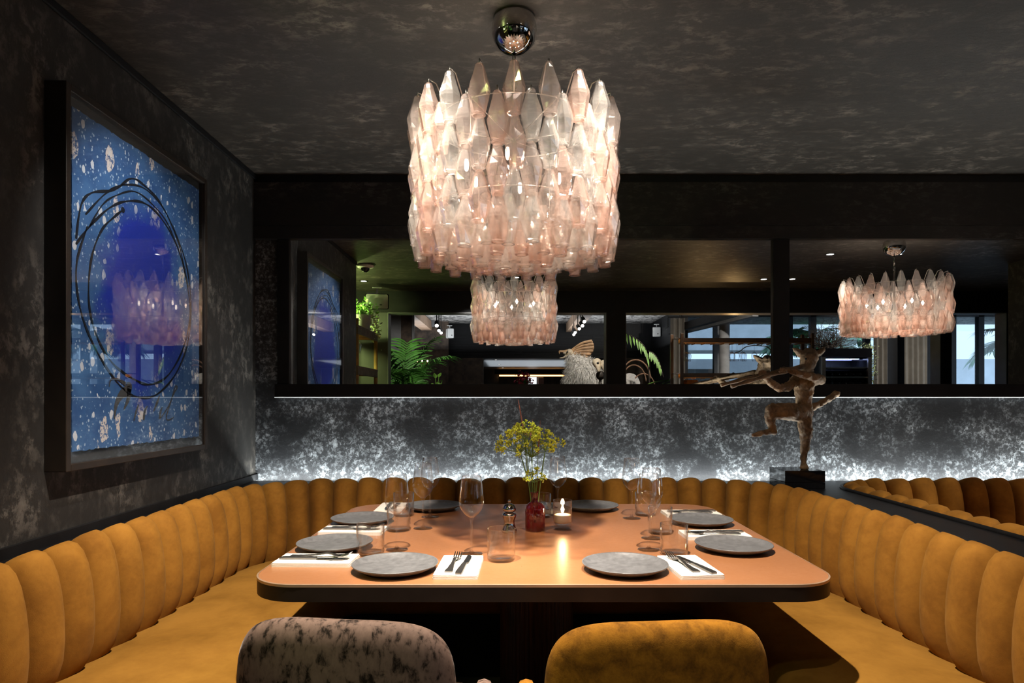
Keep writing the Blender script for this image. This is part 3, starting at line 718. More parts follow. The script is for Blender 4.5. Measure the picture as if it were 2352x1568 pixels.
# ================================================================== PICTURE ON THE LEFT WALL
PY0, PY1, PZ0, PZ1, PXF = 1.986, 2.900, 1.0245, 2.217, -1.362
pic = thing('framed_picture', 'tall framed abstract blue speckled picture with black looping lines on the left wall', 'picture', (XL, (PY0 + PY1) / 2, (PZ0 + PZ1) / 2))
po = Vector(pic.location)
fw = 0.022
def pbox(name, x0, x1, y0, y1, z0, z1, mat, bev=0.002):
    o = MB().box(x0 - po.x, x1 - po.x, y0 - po.y, y1 - po.y, z0 - po.z, z1 - po.z).build(name, M[mat], pic)
    return bevel(o, bev) if bev else o
pbox('frame_side', XL, PXF, PY0, PY0 + fw, PZ0, PZ1, 'frame_w'); pbox('frame_side', XL, PXF, PY1 - fw, PY1, PZ0, PZ1, 'frame_w')
pbox('frame_rail', XL, PXF, PY0 + fw, PY1 - fw, PZ0, PZ0 + fw, 'frame_w'); pbox('frame_rail', XL, PXF, PY0 + fw, PY1 - fw, PZ1 - fw, PZ1, 'frame_w')
pbox('backing_board', XL, -1.388, PY0 + fw, PY1 - fw, PZ0 + fw, PZ1 - fw, 'greydark', 0)
AX = -1.3785
ay0, ay1, az0, az1 = 2.036, 2.856, 1.083, 2.160
ac = Vector((AX, (ay0 + ay1) / 2, (az0 + az1) / 2)); rr = random.Random(3)
def edge_pts(n, f): return [f(i / n, rr.uniform(-0.0025, 0.0025)) for i in range(n)]
poly = edge_pts(70, lambda t, j: (ay0 + (ay1 - ay0) * t, az0 + j)) + edge_pts(80, lambda t, j: (ay1 + j * 0.5, az0 + (az1 - az0) * t)) + edge_pts(70, lambda t, j: (ay1 - (ay1 - ay0) * t, az1 + j)) + edge_pts(80, lambda t, j: (ay0 + j * 0.5, az1 - (az1 - az0) * t))
mb = MB(); n = len(poly)
fr = [(0, y - ac.y, z - ac.z) for y, z in poly]; bk = [(-0.004, y - ac.y, z - ac.z) for y, z in poly]
mb.add(fr + bk, [tuple(range(n)), tuple(range(2 * n - 1, n - 1, -1))] + [(i, (i + 1) % n, n + (i + 1) % n, n + i) for i in range(n)])
sheet = mb.build('print_sheet', M['art'], pic); sheet.location = ac - po
def AP(px, py):
    Y = -AX * F / (CX - px); return Vector((AX + 0.0006, Y, EYE - (py - CY) * Y / F))
def stroke(name, pxs, w, mat, widths=None):
    pts = spline([AP(*p) for p in pxs], 8); rows = []; m = len(pts)
    for i, p in enumerate(pts):
        t = (pts[min(i + 1, m - 1)] - pts[max(i - 1, 0)]).normalized(); s = Vector((1, 0, 0)).cross(t).normalized()
        k = i / (m - 1) * (len(widths) - 1) if widths else 0
        ww = (widths[int(k)] + (widths[min(int(k) + 1, len(widths) - 1)] - widths[int(k)]) * (k - int(k))) if widths else w * (0.75 + 0.25 * math.sin(i * 0.7))
        a, b = p + s * ww / 2 - ac, p - s * ww / 2 - ac; up = Vector((0.0012, 0, 0))
        rows.append([a, a + up, b + up, b])
    mb = MB(); mb.grid(rows, cv=True); return mb.build(name, M[mat], sheet)
L1 = [(174, 548), (186, 470), (212, 442), (262, 436), (300, 410), (330, 425), (365, 462), (400, 530), (428, 610), (438, 700), (430, 790), (402, 860), (360, 905), (320, 912), (285, 895), (240, 838), (200, 760), (178, 680), (176, 600), (200, 520)]
L2 = [(174, 560), (205, 520), (250, 478), (290, 462), (330, 466), (365, 495), (402, 555), (425, 630), (436, 720), (420, 800), (385, 862), (345, 882), (310, 872), (262, 838), (225, 780), (204, 700), (208, 600), (232, 530), (262, 498), (282, 482)]
L3 = [(196, 492), (240, 446), (280, 425), (330, 432), (376, 480), (410, 560), (432, 660)]
L4 = [(205, 520), (235, 470), (268, 448), (310, 440), (350, 470), (388, 520), (425, 620)]
for Ls, w in ((L1, 0.010), (L2, 0.010), (L3, 0.008), (L4, 0.007)): stroke('ink_loop', Ls, w, 'ink')
d_ = MB().lathe([(0.0005, 0.001), (0.010, 0.001), (0.011, 0.0)], 12).build('ink_dot', M['ink'], sheet); d_.rotation_euler = (0, R(90), 0); d_.location = AP(282, 482) - ac
# grey brushed letters low on the sheet
for pxs, wd in (([(262, 962), (266, 930), (278, 906), (292, 896), (296, 886), (290, 880)], [0.004, 0.018, 0.030, 0.040, 0.030, 0.006]),
                ([(250, 888), (254, 872), (268, 870), (288, 882)], [0.003, 0.005, 0.006, 0.016]),
                ([(296, 892), (294, 915), (284, 940)], [0.028, 0.020, 0.004]),
                ([(307, 966), (312, 945), (318, 928)], [0.005, 0.010, 0.004]), ([(329, 964), (332, 944), (338, 932)], [0.010, 0.013, 0.003]),
                ([(352, 945), (360, 925), (366, 908)], [0.003, 0.014, 0.004]), ([(366, 962), (368, 945), (372, 935)], [0.012, 0.012, 0.003]),
                ([(368, 960), (385, 935), (398, 905), (406, 890), (402, 888), (394, 915), (382, 955), (386, 964), (398, 958)], [0.004, 0.005, 0.005, 0.008, 0.005, 0.006, 0.006, 0.004, 0.003])):
    stroke('grey_letter_stroke', pxs, 0.01, 'greyink', wd)
pbox('glass_pane', -1.3705, -1.3685, PY0 + fw, PY1 - fw, PZ0 + fw, PZ1 - fw, 'pane', 0)

# ================================================================== SCULPTURE ON ITS BOX
bx = thing('sculpture_plinth', 'glossy black box plinth standing on the divider ledge', 'plinth', (1.4485, 3.35, 0.80))
bevel(MB().box(-0.1, 0.1, -0.1, 0.1, 0.0, 0.030).build('lower_block', M['blackgloss'], bx), 0.0015)
bevel(MB().box(-0.1, 0.1, -0.1, 0.1, 0.0305, 0.088).build('upper_block', M['blackgloss'], bx), 0.0015)
SY = 3.345; SK = SY / 3.14
def remeshed(mb, name, mat, vox, parent=None, smooth_it=2, disp=0.0):
    me = mb.mesh(name); tmp = bpy.data.objects.new('tmp', me); COL.objects.link(tmp)
    m = tmp.modifiers.new('r', 'REMESH'); m.mode = 'VOXEL'; m.voxel_size = vox
    if smooth_it: s = tmp.modifiers.new('s', 'SMOOTH'); s.iterations = smooth_it; s.factor = 0.5
    if disp:
        tx = bpy.data.textures.new('rough', 'CLOUDS'); tx.noise_scale = vox * 6; tx.noise_depth = 3
        d = tmp.modifiers.new('d', 'DISPLACE'); d.texture = tx; d.strength = disp; d.mid_level = 0.5
    dg = bpy.context.evaluated_depsgraph_get(); dg.update()
    nm = bpy.data.meshes.new_from_object(tmp.evaluated_get(dg)); nm.name = name
    nm.polygons.foreach_set('use_smooth', [True] * len(nm.polygons))
    bpy.data.objects.remove(tmp); nm.materials.clear()
    return link(name, nm, M[mat], parent)
sc = thing('dancing_sculpture', 'rough bronze animal-headed figure dancing on one leg and playing a double flute', 'sculpture', (1.4485, 3.35, 0.889))
so_ = Vector(sc.location)
def S(px, py, dy=0.0): return V(px, py, SY + dy) - so_
RK = [SK]
def limb(mb, pts, radii, n=12, sub=5):
    P = spline(pts, sub); m = len(P); rs = []
    for i in range(m):
        k = i / (m - 1) * (len(radii) - 1); a = int(k); rs.append((radii[a] + (radii[min(a + 1, len(radii) - 1)] - radii[a]) * (k - a)) * RK[0])
    mb.tube(P, rs, n)
    mb.ball(P[0], rs[0], 8); mb.ball(P[-1], rs[-1], 8)
b = MB()
limb(b, [S(1847, 946), S(1850, 985, -0.012), S(1851, 1012, -0.006), S(1846, 1044, 0.012), S(1846, 1066)], [0.036, 0.033, 0.0235, 0.0165, 0.0135])
limb(b, [S(1846, 1068, 0.008), S(1847, 1072, -0.02), S(1850, 1074, -0.04)], [0.0155, 0.0175, 0.010])
b.ball(S(1853, 1074, -0.03), 0.0105, 6); b.ball(S(1842, 1074, -0.03), 0.0105, 6)
limb(b, [S(1836, 948, -0.02), S(1808, 945, -0.05), S(1776, 944, -0.06)], [0.042, 0.042, 0.034])
limb(b, [S(1774, 942, -0.06), S(1770, 962, -0.055), S(1777, 990, -0.04)], [0.033, 0.026, 0.014])
limb(b, [S(1778, 990, -0.04), S(1755, 994, -0.05), S(1730, 999, -0.055)], [0.0155, 0.0125, 0.010])
limb(b, [S(1848, 948), S(1846, 925), S(1847, 900), S(1850, 880)], [0.040, 0.036, 0.044, 0.044])
limb(b, [S(1834, 872), S(1850, 868), S(1874, 872)], [0.030, 0.036, 0.028])
limb(b, [S(1853, 868, -0.01), S(1857, 850, -0.02)], [0.026, 0.024])
limb(b, [S(1859, 822, -0.03), S(1856, 836, -0.045), S(1849, 846, -0.060)], [0.040, 0.035, 0.020])
b.ball(S(1860, 818, -0.015), 0.042, 8)
limb(b, [S(1838, 812, -0.02), S(1828, 804, -0.02), S(1822, 799, -0.02)], [0.017, 0.012, 0.004])
limb(b, [S(1880, 812, -0.02), S(1889, 804, -0.02), S(1893, 798, -0.02)], [0.017, 0.012, 0.004])
limb(b, [S(1828, 872), S(1812, 886, -0.04), S(1790, 892, -0.07)], [0.026, 0.021, 0.018])
limb(b, [S(1790, 892, -0.07), S(1770, 878, -0.09), S(1754, 862, -0.10)], [0.020, 0.017, 0.013])
limb(b, [S(1880, 870), S(1884, 872, -0.05), S(1872, 868, -0.09)], [0.026, 0.023, 0.021])
limb(b, [S(1876, 868, -0.085), S(1846, 860, -0.115), S(1808, 848, -0.12)], [0.021, 0.017, 0.013])
b.ball(S(1752, 858, -0.10), 0.017, 8); b.ball(S(1802, 848, -0.12), 0.016, 8)
for px_ in (1793, 1799, 1806): limb(b, [S(px_, 846, -0.135), S(px_ - 2, 853, -0.135)], [0.006, 0.005], 8, 3)
for px_ in (1744, 1750, 1757): limb(b, [S(px_, 853, -0.11), S(px_ - 1, 862, -0.11)], [0.006, 0.005], 8, 3)
limb(b, [S(1858, 940, 0.03), S(1885, 926, 0.06), S(1914, 908, 0.07)], [0.020, 0.0145, 0.0165])
b.ball(S(1919, 905, 0.07), 0.021, 8, 0.9)
remeshed(b, 'figure', 'clay', 0.0042, sc, 1, 0.016); RK[0] = 1.0
for a_, b_ in ((S(1846, 843, -0.075), S(1680, 887, -0.16)), (S(1846, 840, -0.070), S(1656, 884, -0.12))):
    mb = MB(); P = spline([a_, (a_ + b_) / 2 + Vector((0, 0, 0.004)), b_], 8); mb.tube(P, [0.0095 + 0.002 * math.sin(i * 1.7) for i in range(len(P))], 10); mb.build('flute_pipe', M['clay'], sc, True)
for px_, py_ in ((1851, 824), (1869, 823)): MB().ball(S(px_, py_, -0.066), 0.0055, 6).build('eye', M['rubber'], sc, True)

# ================================================================== CHANDELIERS
def drop_mesh(name, seed):
    rr = random.Random(seed); n = 8
    prof = [(0.003, 0.0), (0.0095, -0.002), (0.0135, -0.008), (0.0160, -0.020), (0.0245, -0.046), (0.0315, -0.068), (0.0320, -0.078), (0.0275, -0.102), (0.0195, -0.139), (0.0210, -0.1425), (0.0200, -0.1460), (0.0160, -0.1460), (0.0155, -0.1415), (0.0205, -0.118)]
    mb = MB(); ang = [rr.uniform(-0.12, 0.12) for _ in range(n)]; rows = []
    for i, (r, z) in enumerate(prof):
        rows.append([(r * math.cos(2 * math.pi * k / n + ang[k] + 0.06 * i), r * math.sin(2 * math.pi * k / n + ang[k] + 0.06 * i), z) for k in range(n)])
    mb.grid(rows, cv=True); mb.add(rows[0], [tuple(range(n))])
    me = mb.mesh(name); return me
def drops(kind):
    out = []
    for s_ in (1, 2):
        me = drop_mesh('glass_drop', s_); me.materials.append(M[kind]); out.append(me)
    return out
DR = {k: drops(k) for k in ('drop_clear', 'drop_pink', 'drop_smoke')}
def chandelier(label, x, y, rad, cols, tiers_a, tiers_b, inner, can_r, power):
    ch = thing('chandelier', label, 'chandelier', (x, y, ZC), 0, 'chandeliers of faceted glass drops')
    rr = random.Random(int(x * 100) + 3)
    def h(z): return z - ZC
    MB().lathe([(can_r * 0.86, 0.0), (can_r * 0.93, -0.012), (can_r * 0.985, -0.030), (can_r, -0.046), (can_r * 0.96, -0.064), (can_r * 0.85, -0.083), (can_r * 0.67, -0.099), (can_r * 0.43, -0.111), (can_r * 0.18, -0.117), (0.008, -0.118)], 40).build('canopy', M['chrome'], ch, True)
    mb = MB(); mb.tube([(0, 0, -0.115), (0, 0, -0.19)], 0.006, 10); mb.tube([(0, 0, -0.24), (0, 0, -0.60)], 0.009, 10); mb.build('rod', M['steel'], ch, True)
    mb = MB()
    for k in range(3):
        z = -0.20 - 0.018 * k
        mb.tube([(0.009 * math.cos(a) * (k % 2), 0.009 * math.cos(a) * (1 - k % 2), z + 0.014 * math.sin(a)) for a in [2 * math.pi * i / 12 for i in range(12)]], 0.0022, 6, closed=True)
    mb.build('chain', M['steel'], ch, True)
    for z, r_ in ((tiers_a[0] - 0.06, rad - 0.06), (tiers_a[2] - 0.03, rad - 0.06)):
        MB().tube([(r_ * math.cos(a), r_ * math.sin(a), h(z)) for a in [2 * math.pi * i / 40 for i in range(40)]], 0.0018, 6, closed=True).build('frame_ring', M['wire'], ch, True)
    mb = MB()
    for k in range(6):
        a = math.pi * k / 3
        mb.tube([(0, 0, -0.40), (math.cos(a) * (rad - 0.06), math.sin(a) * (rad - 0.06), h(tiers_a[0] - 0.06))], 0.0014, 6)
        mb.tube([(math.cos(a) * (rad - 0.06), math.sin(a) * (rad - 0.06), h(tiers_a[0] - 0.06)), (math.cos(a) * (rad - 0.06), math.sin(a) * (rad - 0.06), h(tiers_a[2] - 0.03))], 0.0016, 6)
    mb.build('frame_spokes', M['wire'], ch, True)
    def drop(r, a, z, jitter=0.0):
        w = rr.random(); kind = 'drop_pink' if w < 0.40 else ('drop_smoke' if w < 0.68 else 'drop_clear')
        o = link('glass_drop', rr.choice(DR[kind]), None, ch)
        o.location = (r * math.cos(a), r * math.sin(a), h(z) + rr.uniform(-jitter, jitter)); o.rotation_euler = (rr.uniform(-.03, .03), rr.uniform(-.03, .03), rr.uniform(0, 6.28))
    a0 = -math.pi / 2
    for k in range(cols):
        a = a0 + 2 * math.pi * k / cols
        r_ = rad if k % 2 == 0 else rad - 0.012
        for i, z in enumerate(tiers_a if k % 2 == 0 else tiers_b): drop(r_, a, z, 0.004)
        z = (tiers_a if k % 2 == 0 else tiers_b)[0]
        ca, sa = math.cos(a), math.sin(a)
        MB().tube([((rad - 0.06) * ca, (rad - 0.06) * sa, h(tiers_a[0] - 0.06)), ((rad - 0.026) * ca, (rad - 0.026) * sa, h(z + 0.004)), (r_ * ca, r_ * sa, h(z + 0.010)), (r_ * ca, r_ * sa, h(z - 0.002))], 0.0022, 6).build('hook', M['wire'], ch, True)
    for r_, n_, z in inner:
        for k in range(n_): drop(r_, 2 * math.pi * (k + 0.3) / n_, z, 0.006)
    for k in range(6):
        a = math.pi * k / 3 + 0.4; r_ = rad * 0.52; z = h((tiers_a[1] + tiers_a[2]) / 2 + 0.02)
        MB().lathe([(0.0005, 0.020), (0.005, 0.018), (0.0065, 0.010), (0.0065, -0.012), (0.004, -0.018), (0.0005, -0.020)], 10, (r_ * math.cos(a), r_ * math.sin(a), z)).build('bulb', M['bulb'], ch, True)
        light('chandelier_bulb_light', 'POINT', (r_ * math.cos(a), r_ * math.sin(a), z), power / 6, (1, 0.86, 0.70), size=0.008, parent=ch)
    return ch
chandelier('large chandelier of clear and rose glass drops hanging over the set table', 0.0, 2.11, 0.312, 40,
           [2.181, 2.034, 1.886], [2.108, 1.960, 1.828], [(0.245, 22, 1.836), (0.180, 16, 1.824), (0.115, 11, 1.816), (0.05, 5, 1.810)], 0.0735, 52)
chandelier('wider chandelier of rose glass drops over the neighbouring banquette, seen in the mirror', 2.98, 2.08, 0.368, 46,
           [2.181, 2.034, 1.898], [2.108, 1.963, 1.90], [(0.30, 28, 1.894), (0.235, 22, 1.89), (0.17, 16, 1.89), (0.10, 10, 1.89), (0.04, 4, 1.89)], 0.083, 66)

# ================================================================== CEILING FITTINGS
def downlight(x, y, label, z=ZC):
    d = thing('recessed_downlight', label, 'downlight', (x, y, z), 0, 'recessed ceiling downlights')
    MB().lathe([(0.030, -0.001), (0.044, -0.001), (0.046, -0.004), (0.044, -0.006), (0.030, -0.004)], 24).build('bezel', M['rubber'], d, True)
    MB().lathe([(0.0005, -0.002), (0.030, -0.002)], 20).build('lens', M['spotface'], d, True)
for (x, y), w in zip(SPOTS, ('left', 'right')): downlight(x, y, f'recessed downlight in the ceiling above the table, {w} of the pair')
downlight(0.02, 0.55, 'downlight added above the aisle to brighten the chair backs, mirrored behind the hanging chandelier')
downlight(-0.55, 1.95, 'recessed downlight in the ceiling aimed at the blue picture')
downlight(2.70, 1.62, 'small recessed downlight left of the mirrored wide chandelier')
downlight(3.28, 1.62, 'small recessed downlight right of the mirrored wide chandelier')
downlight(-1.58, 0.34, 'small recessed downlight in the green-lit ceiling, mirrored above the speaker')
downlight(2.58, 0.45, 'small recessed downlight mirrored left of the mirror post')
downlight(2.87, 0.46, 'small recessed downlight mirrored right of the mirror post')
cc = thing('security_camera', 'white dome security camera on the green-lit ceiling, seen in the mirror', 'camera', (-1.375, 1.17, ZC))
MB().lathe([(0.060, 0.0), (0.075, -0.004), (0.080, -0.014), (0.070, -0.026), (0.045, -0.030), (0.0005, -0.031)], 32).build('base', M['speaker_w'], cc, True)
MB().lathe([(0.040, -0.030), (0.038, -0.045), (0.028, -0.060), (0.012, -0.069), (0.0005, -0.070)], 24).build('dome', M['blackgloss'], cc, True)

# ================================================================== BEHIND THE CAMERA (seen only in the mirror)
# partition with openings between the aisle and the garden room
YP0, YP1 = -0.42, -0.30
PART = struct('wall_partition', MB().box(-3.2, 7.2, YP0, YP1, 2.232, 2.95), 'black')
struct('wall_partition_left', MB().box(-3.2, -1.455, YP0, YP1, 0, 2.232), 'greydark')
struct('wall_partition_low', MB().box(-1.455, 7.2, YP0, YP1, 0, 0.92), 'black')
struct('trim_7', MB().box(1.06, 1.28, YP0, YP1, 0.92, 2.232), 'black')
struct('trim_8', MB().box(4.90, 5.02, YP0, YP1, 0.92, 2.232), 'black')
struct('trim_9', MB().box(5.66, 5.84, YP0, YP1, 0.92, 2.232), 'black')
# light grey linings of the openings
M['lining'] = simple('grey_lining', (0.16, 0.165, 0.17), 0.5, var=0.15)
mb = MB()
for x0, x1 in ((-1.455, 1.06), (1.28, 4.90), (5.02, 5.66)):
    mb.box(x0, x1, YP0 - 0.06, YP1 - 0.002, 2.225, 2.2315)
    mb.box(x0, x0 + 0.007, YP0 - 0.06, YP1 - 0.002, 0.92, 2.225); mb.box(x1 - 0.007, x1, YP0 - 0.06, YP1 - 0.002, 0.92, 2.225)
struct('trim_10', mb, 'lining')
# garden room shell
YF = 2 * YM - 14.0; YG = 2 * YM - 11.6; ZR = 2.85; XG = 2.93
struct('ceiling_garden_room', MB().box(-3.2, 12, YF - 0.2, YP0, ZR, ZR + 0.1), 'carved')
struct('wall_garden_left', MB().box(-3.4, -3.2, YF - 8, YP0, 0, ZR + 0.1), 'greydark')
fx0, fx1 = (1110 - CX) * 14 / F, 2.30
zo = EYE + 92 * 14 / F
mb = MB().box(-3.2, fx0, YF - 0.15, YF, 0, zo).box(fx1, XG, YF - 0.15, YF, 0, zo)
struct('wall_garden_far_low', mb, 'corten')
struct('wall_garden_far', MB().box(-3.2, XG, YF - 0.15, YF, zo, ZR), 'black')
fwall = bpy.data.objects['wall_garden_far']
slat_me = MB().box(-0.74, 0.74, 0, 0.012, -0.010, 0.010).mesh('slat')
for k in range(14):
    for xc in (-0.62, 0.92, 2.2):
        o = link('slat', slat_me, M['black'], fwall); o.location = (xc if xc < 2 else 2.2, YF, zo + 0.06 + k * 0.034); o.scale = (1, 1, 1) if xc < 2 else (0.7, 1, 1)
struct('wall_garden_side', MB().box(XG, XG + 0.15, YF, YG, 0, ZR), 'black')
# left wall panels of the garden room
def panel(name, p0, p1, D, mat, th=0.05):
    a, b_ = VM(*p0, D), VM(*p1, D)
    return struct(name, MB().box(min(a.x, b_.x), max(a.x, b_.x), a.y - th, a.y, min(a.z, b_.z) if min(a.z, b_.z) > 1.45 else 0, max(a.z, b_.z)), mat)
panel('wall_panel_grey', (880, 705), (921, 900), 10.0, 'lining'); panel('wall_panel_brown', (921, 705), (946, 900), 10.0, 'corten')
panel('trim_11', (946, 705), (951, 900), 9.98, 'lining')
panel('wall_panel_far', (951, 705), (1030, 900), 13.6, 'corten'); panel('wall_panel_pale', (951, 718), (1000, 750), 13.5, 'lining', 0.02)
# ceiling beams with track spots
def beam(name, a, b_, w, h_, mat):
    return struct(name, MB().bar(a, b_, w, h_), mat)
beam('ceiling_beam_left', (-1.82, YP0 - 0.1, ZR - 0.10), (-1.82, YF + 0.05, ZR - 0.10), 0.22, 0.18, 'beam')
beam('ceiling_beam_mid', (1.22, YP0 - 0.1, ZR - 0.10), (1.22, YF + 0.05, ZR - 0.10), 0.22, 0.18, 'beam')
beam('ceiling_beam_right', VM(1553, 762, 12.2), VM(1735, 716, 9.4), 0.09, 0.13, 'lining')
beam('trim_12', VM(1538, 760, 12.0), VM(1690, 716, 9.4), 0.10, 0.12, 'black')
def track_spot(p, label, d=(0.3, 0.4, -0.6)):
    t = thing('track_spot', label, 'spotlight', p, 0, 'track spotlights in the garden room'); d = Vector(d).normalized()
    MB().tube([Vector((0, 0, 0)), d * 0.11], 0.034, 14).build('housing', M['rubber'], t, True)
    MB().tube([d * 0.111, d * 0.113], 0.027, 14).build('lens', M['spotface'], t)
    MB().tube([(0, 0, 0), (0, 0, ZR - Vector(p).z)], 0.008, 8).build('stem', M['rubber'], t)
for (px, py, D), w in zip([(1003, 740, 10), (1008, 752, 11.3), (1013, 758, 12.5), (1338, 731, 10.2), (1334, 741, 10.8), (1327, 748, 11.4), (1318, 757, 12.2), (1315, 762, 12.8), (1562, 741, 11.5), (1534, 754, 12.2)],
                          ['nearest of three on the left beam', 'middle of three on the left beam', 'farthest of three on the left beam', 'nearest of five on the middle beam', 'second of five on the middle beam', 'third of five on the middle beam', 'fourth of five on the middle beam', 'farthest of five on the middle beam', 'nearer of two on the right rail', 'farther of two on the right rail']):
    p = VM(px, py, D); track_spot(p, f'black track spotlight, {w}, in the mirror', (0.15 if px > 1200 else 0.1, 0.75, -0.5))

# loudspeakers
def speaker(p, w, h_, d, rz, label, mat, name='loudspeaker', tilt=0.0):
    t = thing(name, label, 'speaker', p, rz)
    mb = MB(); rows = []
    for y, s in ((0, 1.0), (-d * 0.75, 0.92), (-d, 0.7)):
        rows.append([(x * s, y, z * s) for x, z in rrect(-w / 2, w / 2, -h_ / 2, h_ / 2, min(w, h_) * 0.12, 4)])
    mb.grid(rows, cv=True); n_ = len(rows[0]); mb.add(rows[-1], [tuple(range(n_))]); mb.build('cabinet', M[mat], t, sharp=35)
    mb = MB(); pl = rrect(-w * 0.46, w * 0.46, -h_ * 0.46, h_ * 0.46, min(w, h_) * 0.1, 4)
    mb.grid([[(x, 0.0, z) for x, z in pl], [(x * 0.99, 0.006, z * 0.99) for x, z in pl]], cv=True); mb.add([(x * 0.99, 0.006, z * 0.99) for x, z in pl], [tuple(range(len(pl)))]); mb.build('grille', M[mat], t)
    MB().box(w * 0.16 - 0.012, w * 0.16 + 0.012, 0.006, 0.008, -h_ * 0.2 - 0.008, -h_ * 0.2 + 0.008).build('badge', M['rubber'], t)
    mb = MB(); mb.bar((0, -d / 2, h_ / 2 - 0.01), (0, -d / 2, h_ / 2 + 0.05), 0.02); mb.box(-0.05, 0.05, -d / 2 - 0.02, -d / 2 + 0.02, h_ / 2 + 0.05, h_ / 2 + 0.062); mb.build('bracket', M[mat], t)
    t.rotation_euler = (tilt, 0, rz); return t
sp_ = VM(866, 692, 6.95)
speaker(sp_, 0.25, 0.165, 0.16, R(-12), 'grey loudspeaker under the green-lit ceiling, mirrored beside the picture', 'speaker', tilt=R(-14))
speaker(VM(1035, 765, 13.0), 0.14, 0.20, 0.13, R(-25), 'small white speaker hung left of the mirrored chandelier', 'speaker_w')
speaker(VM(1508, 762, 13.0), 0.165, 0.20, 0.13, R(12), 'small white speaker hung right of the partition post', 'speaker_w')

# ---- bamboo glass shelf with potted trailing plant
sh = thing('bamboo_shelf', 'bamboo bar shelf with hanging glass rails, mirrored beside the left wall', 'shelf', (-1.52, 0.45, 0))
def shp(name, mb, mat): return mb.build(name, M[mat], sh, True if mat == 'bamboo' else False)
for dy in (-0.42, 0.45):
    for dx in (0.0, -0.34): shp('post', MB().tube([(dx, dy, 0), (dx, dy, 2.02)], [0.021, 0.021], 12), 'bamboo')
for z in (1.55, 1.945):
    bevel(shp('shelf_board', MB().box(-0.36, 0.02, -0.45, 0.50, z - 0.012, z + 0.012), 'greywood'), 0.003)
    bevel(shp('front_rail', MB().box(0.0, 0.022, -0.42, 0.48, z - 0.075, z - 0.012), 'greywood'), 0.003)
    for k in range(9): shp('glass_rail', MB().box(-0.34, 0.0, -0.38 + k * 0.10, -0.355 + k * 0.10, z - 0.06, z - 0.035), 'bamboo')
pp = thing('potted_plant', 'bright trailing plant in a pale pot on the bamboo shelf', 'plant', (-1.60, 0.40, 1.957))
MB().lathe([(0.0005, 0.0), (0.085, 0.0), (0.095, 0.01), (0.105, 0.15), (0.108, 0.155), (0.098, 0.155), (0.095, 0.13), (0.0005, 0.13)], 28).build('pot', M['speaker'], pp, True)
def leaf_blob(parent, c, spread, n, size, mat, seed, droop=None, name='foliage'):
    rr = random.Random(seed); mb = MB()
    for _ in range(n):
        p = Vector(c) + Vector((rr.gauss(0, spread[0]), rr.gauss(0, spread[1]), rr.gauss(0, spread[2])))
        d = Vector((rr.gauss(0, 1), rr.gauss(0, 1), rr.gauss(0, 0.7))).normalized(); s = d.orthogonal().normalized(); s = (s + Vector((0, 0, rr.uniform(-.5, .5)))).normalized()
        L_ = size * rr.uniform(0.6, 1.3); w = L_ * 0.32; u = d.cross(s) * L_ * 0.1
        mb.add([p, p + d * L_ * 0.5 + s * w + u, p + d * L_, p + d * L_ * 0.5 - s * w + u], [(0, 1, 2), (0, 2, 3)])
    o = mb.build(name, M[mat], parent); o['kind'] = 'stuff'; return o
leaf_blob(pp, (0.0, 0, 0.20), (0.07, 0.07, 0.05), 220, 0.045, 'leaf_bright', 1)
leaf_blob(pp, (0.04, -0.10, 0.16), (0.05, 0.07, 0.06), 160, 0.045, 'leaf_white', 2)
leaf_blob(pp, (0.10, -0.28, 0.03), (0.02, 0.06, 0.06), 90, 0.04, 'leaf_white', 3)
MB().tube(spline([(0, 0, 0.14), (0.06, -0.10, 0.19), (0.10, -0.22, 0.12), (0.10, -0.30, 0.0), (0.10, -0.33, -0.06)], 6), 0.003, 5).build('trailing_stem', M['stem'], pp, True)
WINE_BAR = wine_glass('wine_glass', 20, 'glass_bar')
hung = []
def hang_glass(x, y, z, label, group='glasses hanging from the bar racks'):
    o = copy_tree(WINE_BAR) if hung else WINE_BAR; hung.append(o); o.location = (x, y, z); o.rotation_euler = (math.pi, 0, 0); o.scale = (0.85, 0.85, 0.85)
    tag(o, label, 'wine glass', group)
hang_glass(-1.515, 0.87, 1.90, 'wine glass hanging from the upper board of the bamboo shelf')

# ---- palms and plants
def blade(mb, p, d, up, L_, w, droop, seg=4):
    rows = []; side = d.cross(up).normalized(); q = Vector(p); dd = d.normalized()
    for i in range(seg + 1):
        t = i / seg; ww = w * (0.35 + 1.3 * t * (1 - t) * 2) * (1 - t ** 3) + 0.0008
        rows.append([q + side * ww / 2, q + Vector((0, 0, -ww * 0.12)), q - side * ww / 2])
        dd = (dd + Vector((0, 0, -droop / seg))).normalized(); q = q + dd * L_ / seg
    mb.grid(rows)
def frond(parent, base, d, L_, leaf, width, mat, seed, arch=1.0, pairs=20, name='frond'):
    rr = random.Random(seed); P = [Vector(base)]; dd = Vector(d).normalized(); seg = 16
    for i in range(seg):
        dd = (dd + Vector((0, 0, -arch / seg * (0.3 + 1.4 * i / seg)))).normalized(); P.append(P[-1] + dd * L_ / seg)
    mb = MB(); mb.tube(P, [0.007 * (1 - 0.8 * i / seg) for i in range(seg + 1)], 5)
    for k in range(pairs):
        t = 0.22 + 0.78 * k / (pairs - 1); i = min(seg - 1, int(t * seg)); p = P[i] + (P[i + 1] - P[i]) * (t * seg - i)
        ax = (P[i + 1] - P[i]).normalized(); sd = ax.cross(Vector((0, 0, 1)))
        sd = sd.normalized() if sd.length > 0.05 else ax.orthogonal().normalized(); up = sd.cross(ax)
        ll = leaf * (0.55 + 0.9 * math.sin(math.pi * min(1, t * 0.9)) * 0.6) * rr.uniform(0.85, 1.1)
        for sg in (-1, 1):
            blade(mb, p, ax * 0.75 + sd * sg * 0.8 + up * 0.25, up, ll, width, 0.8 + rr.uniform(-.2, .3))
    return mb.build(name, M[mat], parent)
